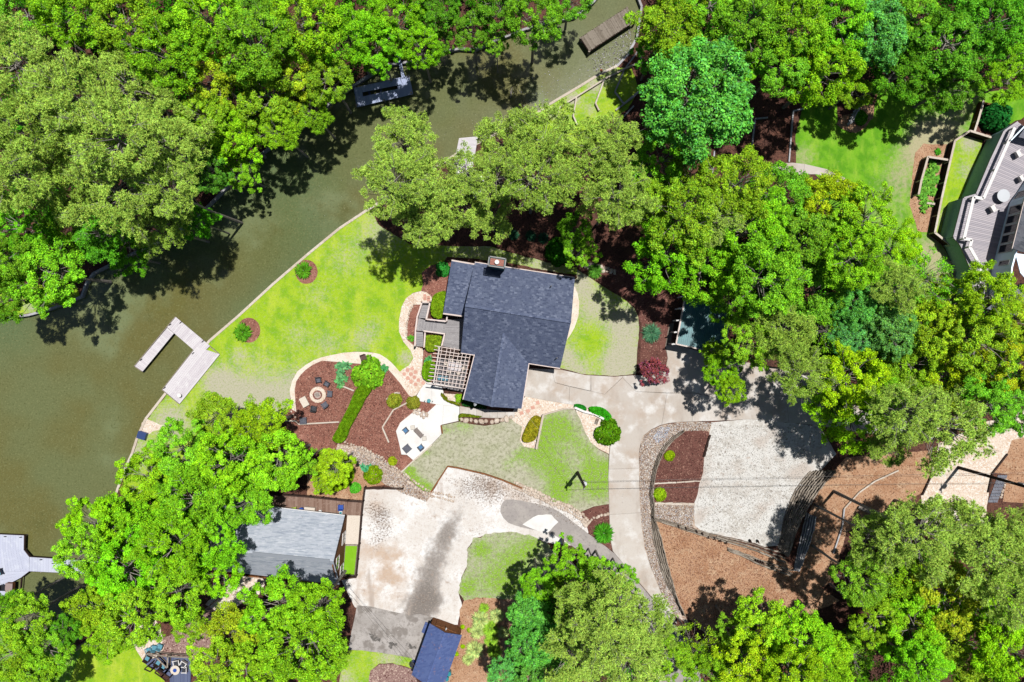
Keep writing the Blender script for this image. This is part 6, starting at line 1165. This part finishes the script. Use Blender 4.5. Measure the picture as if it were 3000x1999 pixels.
TREES = [
 # far left bank
 ('P', 40, 150, 85, 'olive pine at the left edge below the top corner'), ('D', 70, 40, 80, 'green tree at the top left corner of the picture'), ('D', 170, 40, 75, 'green tree at the top edge second from the left corner'),
 ('P', 170, 230, 95, 'olive pine inland of the far bank, upper left of the pine stand'), ('O', 60, 290, 90, 'dull olive pine on the left edge, upper middle of the pine stand'), ('P', 300, 200, 80, 'olive pine at the top of the far bank pine stand'),
 ('P', 270, 320, 100, 'broad olive pine in the heart of the far bank pine stand'), ('P', 390, 330, 85, 'olive pine on the lake side of the far bank pine stand'), ('O', 150, 400, 100, 'dull olive pine in the left middle of the far bank stand'),
 ('P', 30, 400, 85, 'olive pine on the left edge beside the far bank stand'), ('P', 270, 440, 90, 'olive pine at the lower middle of the far bank stand'), ('P', 390, 440, 70, 'olive pine overhanging the lake shadow at the far bank'),
 ('O', 370, 520, 60, 'small pine above the dark inlet of the far bank'), ('G', 240, 540, 62, 'deep green tree below the far bank pines'), ('D', 160, 515, 60, 'green tree under the lower edge of the far bank pines'),
 ('G', 50, 520, 70, 'deep green tree on the left edge below the pines'), ('L', 112, 628, 80, 'bright yellow green rounded tree alone on the left lake shore'), ('G', 20, 600, 60, 'deep green tree at the left edge behind the shore tree'),
 ('G', 300, 590, 44, 'dark low tree leaning over the lake inlet shadow'), ('D', 255, 560, 36, 'small green tree beside the bare soil patch of the far bank'), ('G', 20, 690, 50, 'dark low tree at the left edge on the shore grass'), ('G', 455, 510, 40, 'dark low tree at the shaded bulkhead'),
 ('D', 290, 60, 85, 'green tree at the top edge left of the forest middle'), ('D', 390, 130, 80, 'green tree between the pine stand and the top forest'), ('Y', 480, 50, 75, 'yellow green tree at the top edge of the far bank forest'),
 ('Y', 500, 190, 70, 'yellow green tree in the middle of the far bank forest'), ('D', 590, 110, 85, 'wide green tree in the upper far bank forest'), ('Y', 470, 270, 58, 'yellow green tree right beside the far bank pine stand'),
 ('Y', 540, 310, 60, 'yellow green tree leaning over the far bank shade'), ('D', 620, 220, 72, 'green tree above the dark dock forest edge'), ('G', 580, 40, 60, 'deep green tree touching the top edge of the far bank forest'),
 ('D', 700, 60, 80, 'green tree at the top edge centre left'), ('Y', 690, 170, 70, 'yellow green tree upper left of the shaded dock'), ('D', 752, 182, 58, 'green tree just above left end of the shaded dock'),
 ('L', 640, 300, 48, 'light green tree hanging over the lake left of the shaded dock'), ('D', 800, 80, 72, 'green tree at the top edge above the shaded dock'), ('D', 868, 118, 56, 'green tree over the gangway of the shaded dock'),
 ('D', 910, 50, 66, 'green tree at the top edge right above the shaded dock'), ('L', 965, 110, 46, 'light green tree at the right end of the shaded dock bank'), ('D', 560, 400, 40, 'small green tree on the shaded bulkhead'), ('G', 480, 400, 46, 'dark low tree between pines and bulkhead'), ('D', 720, 260, 44, 'low green tree leaning over the left end of the shaded dock'),
 ('G', 1010, 30, 50, 'deep green tree at the top edge above the cove mouth'), ('G', 1085, 75, 42, 'dark low tree in the shade on the cove shore'), ('G', 1150, 20, 55, 'deep green shaded tree at the top edge over the cove'), ('G', 1230, 40, 62, 'deep green tree hanging over the dark cove water'), ('G', 1310, 0, 50, 'dark tree at the top edge left of the old dock'), ('G', 1010, 100, 30, 'small dark shrub tree at the cove mouth shore'), ('D', 1140, 100, 26, 'small green bush tree on the shady cove shore'),
 # top right
 ('D', 1540, 60, 78, 'green tree right of the old plank dock'), ('D', 1630, 20, 70, 'green tree at the top edge right of the old dock'), ('L', 1585, 150, 68, 'yellow green tree peeking out behind the big blue-green tree'), ('L', 1690, 150, 52, 'yellow green tree at the upper right of the big blue-green tree'),
 ('T', 1600, 228, 128, 'big rounded blue-green tree in the upper middle of the picture'), ('G', 1500, 130, 44, 'dark tree between the old dock and the blue-green tree'), ('D', 1720, 50, 74, 'green tree at the top edge above the blue-green tree'), ('D', 1820, 60, 82, 'green tree at the top edge in the right forest'),
 ('D', 1800, 150, 66, 'green tree on the left of the upper right forest'), ('D', 1890, 170, 76, 'green tree overhanging the dark dirt clearing'), ('L', 1920, 60, 74, 'light green tree at the top edge of the right forest'), ('D', 1960, 210, 40, 'small green tree at the wooden landscape stairs'),
 ('T', 2010, 80, 74, 'blue-green tree at the top edge of the right forest'), ('D', 2090, 50, 76, 'green tree at the top edge right part'), ('G', 2070, 160, 72, 'deep green tree casting shade on the upper right lawn'), ('G', 2170, 100, 84, 'wide deep green tree in the top right forest'),
 ('G', 2180, 200, 56, 'deep green tree over the top of the right lawn'), ('G', 2270, 60, 74, 'deep green tree near the top right corner'), ('D', 2330, 130, 60, 'green tree at the right edge below the top corner'), ('D', 2310, 190, 50, 'yellow tipped tree by the right edge above the dark shrub'), ('G', 1730, 110, 50, 'dark tree filling the gap right of the blue-green tree'), ('D', 2010, 10, 60, 'green tree cut by the top edge in the right forest'),
 # centre pines
 ('P', 930, 330, 74, 'lakeside olive pine nearest the open water, upper crown'), ('P', 905, 420, 76, 'lakeside olive pine above the main lawn corner'), ('P', 985, 450, 80, 'olive pine left of the white dock landing'), ('P', 975, 510, 58, 'olive pine shading the main lawn'),
 ('P', 1068, 392, 46, 'narrow olive pine hiding most of the pale plank landing'), ('P', 1060, 470, 62, 'olive pine just below the white terrace glint'), ('P', 1130, 500, 50, 'low olive pine at the front of the central belt'), ('P', 1165, 330, 70, 'olive pine right of the white dock landing'), ('P', 1250, 320, 76, 'olive pine at the lower shore of the cove'), ('O', 1230, 410, 76, 'dull olive pine in the middle of the central pine row'), ('P', 1140, 410, 60, 'olive pine below the white dock landing'), ('O', 1340, 390, 86, 'dull olive pine right of the central pine row'),
 ('P', 1400, 330, 66, 'olive pine at the lakeside timber edging'), ('P', 1420, 450, 72, 'olive pine at the right end of the central row'), ('L', 1520, 370, 72, 'bright green tree between pines and blue-green tree'), ('L', 1585, 400, 56, 'bright green tree just under the blue-green tree'), ('D', 1490, 470, 58, 'green tree below the right end of the pine row'),
 ('D', 1335, 575, 38, 'low green tree at the shady bed behind the house'), ('G', 1320, 530, 40, 'dark low tree in the shade behind the pine row'),
 # centre right forest
 ('D', 1690, 430, 82, 'green tree at the top of the central right woodland'), ('D', 1570, 500, 88, 'green tree on the left top of the central right woodland'), ('P', 1640, 500, 60, 'pale olive tree among the central right woodland'), ('D', 1530, 590, 78, 'green tree above the east lawn of the navy house'),
 ('D', 1620, 610, 82, 'green tree above the teal metal shed'), ('D', 1730, 530, 88, 'green tree in the middle of the central right woodland'), ('D', 1790, 450, 70, 'green tree just below the concrete path'), ('Y', 1900, 480, 80, 'yellow green tree at the end of the concrete path'), ('D', 1850, 560, 84, 'green tree right in the central right woodland'),
 ('Y', 1990, 500, 72, 'yellow green tree left of the walled planting bed'), ('D', 1760, 640, 82, 'green tree right of the teal metal shed'), ('D', 1960, 590, 74, 'green tree below the yellow group by the lawn'), ('Y', 2050, 580, 66, 'yellow green tree under the walled planting bed'), ('D', 1870, 670, 76, 'green tree in the lower centre of the right woodland'),
 ('G', 1680, 700, 50, 'deep green tree behind the teal shed roof'), ('T', 1960, 700, 56, 'blue-green tree in the lower right woodland'), ('T', 2050, 760, 62, 'blue-green tree left of the yellow group on the right'), ('T', 1950, 770, 48, 'small blue-green tree in the woodland gap'), ('O', 1790, 770, 74, 'dull olive tree above the gravel court drive'), ('O', 1840, 850, 60, 'dull olive tree over the shaded driveway'),
 ('L', 1655, 850, 40, 'isolated bright green tree at the left tip of the woodland by the driveway'), ('L', 1680, 895, 34, 'lower bright green tree spilling over the driveway'), ('L', 1640, 810, 30, 'small bright green crown beside the shed corner'), ('D', 1720, 790, 60, 'green tree between shed and olive tree'),
 ('Y', 1950, 870, 72, 'yellow green tree above the shaded gravel court'), ('Y', 1960, 960, 76, 'yellow green tree overhanging the gravel court corner'), ('Y', 1890, 910, 54, 'yellow green tree over the end of the shaded drive'), ('P', 2060, 660, 56, 'thin pine in front of the lower tan lawn'), ('S', 2130, 640, 64, 'sparse pale tree before the blue house lawn'), ('S', 1900, 760, 46, 'sparse grey tree in the dark woodland gap'),
 ('Y', 2180, 700, 76, 'yellow green tree hiding the lower left of the blue house'), ('Y', 2270, 680, 66, 'yellow green tree in front of the blue house gable'), ('Y', 2130, 760, 66, 'yellow green tree in the right woodland middle'), ('Y', 2240, 780, 78, 'yellow green tree at the right woodland side'), ('Y', 2320, 740, 60, 'yellow green tree at the right edge below the blue house'),
 ('D', 2090, 840, 70, 'green tree in the lower right woodland centre'), ('Y', 2200, 860, 74, 'yellow green tree lower in the right woodland'), ('Y', 2310, 850, 70, 'yellow green tree at the right edge of the lower woodland'), ('D', 2270, 930, 62, 'green tree near the right edge above the pale drive'),
 ('P', 2080, 950, 72, 'olive pine above the bright pine straw'), ('P', 2170, 980, 86, 'broad olive pine shading the straw slope'), ('O', 2040, 1030, 44, 'small pine at the end of the crib wall'), ('G', 2330, 950, 50, 'dark tree at the right edge above the pale drive'), ('D', 2020, 910, 60, 'green tree between the yellow tree and the pine'),
 # bottom right
 ('O', 2020, 1240, 66, 'dark olive pine nearest the lower timber walls'), ('P', 2110, 1220, 84, 'olive pine under the pale right drive'), ('P', 2200, 1210, 72, 'olive pine below the dark edge of the pale drive'), ('P', 2260, 1270, 90, 'broad olive pine at the lower right edge'), ('P', 2340, 1220, 56, 'olive pine cut by the lower right edge'),
 ('D', 1980, 1330, 62, 'green tree shading the pine straw slope'), ('L', 2070, 1340, 72, 'light green tree in the lower right forest'), ('Y', 2160, 1370, 80, 'yellow green tree in the lower right forest centre'), ('Y', 2250, 1390, 76, 'yellow green tree in the lower right forest right side'), ('P', 2330, 1370, 66, 'olive pine at the right edge of the lower forest'),
 ('L', 2100, 1440, 74, 'light green tree near the bottom of the right forest'), ('Y', 2210, 1480, 80, 'yellow green tree at the bottom edge right side'), ('Y', 2310, 1490, 74, 'yellow green tree at the bottom right corner'), ('L', 2110, 1530, 66, 'light green tree cut by the bottom edge on the right'), ('D', 2010, 1420, 60, 'green tree beside the dark gap in the lower forest'),
 ('Y', 1760, 1440, 70, 'yellow green tree below the pine straw slope'), ('Y', 1840, 1470, 72, 'yellow green tree right of the lower road trees'), ('Y', 1720, 1520, 70, 'yellow green tree at the bottom edge right of the road'), ('Y', 1820, 1550, 70, 'yellow green tree cut by the bottom edge right of the road'), ('D', 1690, 1450, 46, 'dark fringed green tree at the road end'), ('L', 1900, 1510, 64, 'light green tree at the bottom edge by the forest gap'), ('S', 1960, 1500, 50, 'sparse tree with bare white branches at the bottom edge'),
 ('S', 1600, 1490, 56, 'sparse tree with pale branches below the asphalt road'), ('D', 1620, 1540, 50, 'green tree at the bottom edge near the sparse tree'),
 # bottom middle
 ('L', 1305, 1285, 44, 'bright green tree at the top of the roadside clump'), ('L', 1370, 1310, 34, 'small bright green tree right in the roadside clump'), ('L', 1235, 1340, 38, 'bright green tree at the left of the roadside clump'), ('D', 1300, 1350, 40, 'green tree in the middle of the roadside clump'),
 ('T', 1215, 1410, 46, 'blue-green tree at the left of the lower middle trees'), ('T', 1225, 1480, 58, 'blue-green tree above the bottom edge left of the olive trees'), ('T', 1160, 1550, 40, 'small blue-green tree at the bottom edge by the grass clumps'), ('T', 1240, 1550, 52, 'blue-green tree cut by the bottom edge in the middle'),
 ('O', 1330, 1400, 62, 'olive tree in the lower middle with grey twigs'), ('P', 1410, 1370, 56, 'pale olive tree under the asphalt road'), ('P', 1390, 1450, 80, 'broad pale olive tree in the lower middle'), ('O', 1480, 1430, 66, 'olive tree below the end of the driveway'), ('P', 1330, 1500, 70, 'pale olive tree near the bottom edge middle'), ('P', 1450, 1520, 76, 'pale olive tree at the bottom edge right of middle'), ('L', 1430, 1330, 34, 'small green tree beside the asphalt road'), ('D', 1540, 1510, 50, 'green tree at the bottom edge between olive and sparse trees'),
 # bottom left
 ('L', 500, 960, 58, 'top of the big bright green trees above the lower left dock'), ('L', 600, 980, 66, 'bright green tree left of the long hedge mulch'), ('L', 420, 1030, 66, 'bright green tree beside the seawall box'), ('L', 530, 1060, 74, 'bright green tree in the middle of the lower left grove'), ('L', 640, 1060, 66, 'bright green tree right side of the lower left grove'),
 ('L', 350, 1100, 66, 'bright green tree on the seawall in the lower left grove'), ('L', 450, 1150, 78, 'bright green tree near the heart of the lower left grove'), ('L', 570, 1150, 60, 'bright green tree over the grey roof edge'), ('D', 690, 1060, 36, 'small green tree at the tip of the grove by the mulch'),
 ('L', 220, 1200, 66, 'bright green tree overhanging the lake above the lower dock'), ('L', 310, 1210, 72, 'bright green tree inland of the lake overhang'), ('L', 190, 1270, 58, 'bright green tree covering the lower dock gangway'), ('L', 290, 1310, 78, 'bright green tree below the lower dock gangway'), ('L', 400, 1260, 76, 'bright green tree in the lower left grove centre'),
 ('L', 500, 1240, 62, 'bright green tree at the left end of the grey roof'), ('L', 220, 1400, 62, 'bright green tree over the small bay seawall'), ('L', 310, 1420, 72, 'bright green tree above the lower left sand circle'), ('L', 410, 1360, 64, 'bright green tree by the wood chip path'), ('L', 500, 1320, 50, 'bright green tree above the sand patch'), ('L', 250, 1460, 50, 'bright green tree over the lower left lawn'), ('L', 440, 1430, 42, 'low bright tree beside the sand circle'),
 ('Y', 770, 1070, 42, 'yellow green bushy tree between the grove and the pine straw'), ('Y', 745, 1105, 30, 'small yellow green tree near the brown deck railing'),
 ('D', 640, 1390, 78, 'green tree below the grey roof'), ('D', 730, 1400, 66, 'green tree at the right below the grey roof'), ('D', 690, 1480, 88, 'wide green tree at the bottom left of the asphalt lot'), ('D', 640, 1560, 70, 'green tree cut by the bottom edge left of the asphalt'), ('D', 750, 1510, 50, 'green tree right beside the lower asphalt lot'),
 ('Y', 540, 1450, 64, 'yellow green tree left of the wide green tree'), ('Y', 500, 1530, 62, 'yellow green tree at the bottom edge by the lower left deck'), ('Y', 570, 1540, 60, 'yellow green tree at the bottom edge beside the green tree'),
 ('D', 60, 1420, 62, 'green tree at the left edge over the lower dock'), ('D', 30, 1500, 66, 'green tree at the left edge near the bottom'), ('D', 110, 1490, 60, 'green tree near the bottom left corner'), ('D', 80, 1560, 66, 'green tree at the bottom left corner'), ('G', 10, 1400, 46, 'dark green tree cut by the left edge above the corner'), ('G', 150, 1450, 36, 'dark low tree on the small bay shore'),
]
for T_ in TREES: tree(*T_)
m = tree('S', 1503, 851, 30, 'small red leaved japanese maple beside the driveway', hs=.3, colr=(172, 84, 72), cat='japanese maple')
m.children[0].data = crown(400, K=22, n=4200, R=4.5, leaf=.5, rc=(.2, .3), lob=.4)[0]; m.children[0].scale = (m.children[0].scale.x, m.children[0].scale.y, m.children[0].scale.z*.8)
m = tree('S', 1527, 872, 11, 'tiny red leaved tree at the corner of the red maple bed', hs=.12, colr=(190, 90, 90), cat='japanese maple')

# low uncountable undergrowth below the woods
def undergrowth(label, P, n, seed, col, cut=()):
    r = np.random.default_rng(seed); P = [W(*p) for p in P]; x0, x1 = min(p[0] for p in P), max(p[0] for p in P); y0, y1 = min(p[1] for p in P), max(p[1] for p in P)
    Cs = []
    while len(Cs) < n:
        x, y = r.uniform(x0, x1), r.uniform(y0, y1)
        if inside(x, y, P): Cs.append((x, y, r.uniform(.5, 4.2), r.uniform(.5, 1.25)))
    Cs = np.array(Cs); m = 110; k = np.repeat(np.arange(n), m); u = nrm(r.normal(size=(n*m, 3))+np.array([0, 0, .6]))
    C = Cs[k, :3]+u*(Cs[k, 3]*r.uniform(.5, 1.1, n*m))[:, None]*np.array([1, 1, .6]); t = np.ones((n*m, 3))*(r.uniform(.6, 1.2, n)[k]*r.uniform(.6, 1.3, n*m))[:, None]; t[:, 0] *= r.uniform(.7, 1.2, n*m)
    V, F, tt = cards(C, u+r.normal(size=u.shape)*.4, r.uniform(.7, 1.3, n*m)*.27, t, .66, r)
    o = bpy.data.objects.new('undergrowth', np_mesh('undergrowth', V, F, m_leaf, tt)); COL.objects.link(o); o.color = T(*col, 1.2); tag(o, label, 'undergrowth', kind='stuff')
undergrowth('leafy undergrowth beneath the woods of the far lake bank', [(-150, -120), (1560, -120), (1440, 100), (1280, 140), (1130, 170), (1060, 215), (985, 265), (900, 340), (740, 450), (600, 580), (510, 655), (330, 740), (240, 820), (120, 860), (-150, 900)], 900, 1, (90, 170, 30))
undergrowth('leafy undergrowth beneath the woods at the top right', [(1900, -120), (3150, -120), (3150, 210), (2900, 230), (2560, 240), (2300, 240), (2180, 160), (1960, 120), (1890, 60)], 420, 2, (80, 165, 36))
undergrowth('leafy undergrowth beneath the central right woodland', [(2050, 560), (2150, 520), (2300, 540), (2460, 620), (2560, 760), (2700, 860), (2850, 900), (3150, 930), (3150, 1180), (2850, 1190), (2650, 1150), (2400, 1070), (2220, 1010), (2180, 880), (2020, 820), (2020, 700)], 520, 3, (100, 175, 34))
undergrowth('leafy undergrowth beneath the lower right woods', [(2540, 1620), (2700, 1540), (3150, 1540), (3150, 2120), (2080, 2120), (2080, 1900), (2250, 1870), (2480, 1800)], 420, 4, (110, 180, 30))
undergrowth('leafy undergrowth beneath the lower left grove', [(400, 1440), (560, 1340), (800, 1300), (880, 1380), (800, 1470), (640, 1490), (620, 1660), (560, 1760), (420, 1760), (320, 1850), (290, 1800), (310, 1620), (350, 1500)], 260, 5, (100, 190, 30))
undergrowth('leafy undergrowth beneath the lower middle trees', [(1560, 1720), (1640, 1640), (1760, 1700), (1850, 1800), (1900, 1920), (1960, 2120), (1480, 2120), (1500, 1900)], 200, 6, (100, 185, 40))
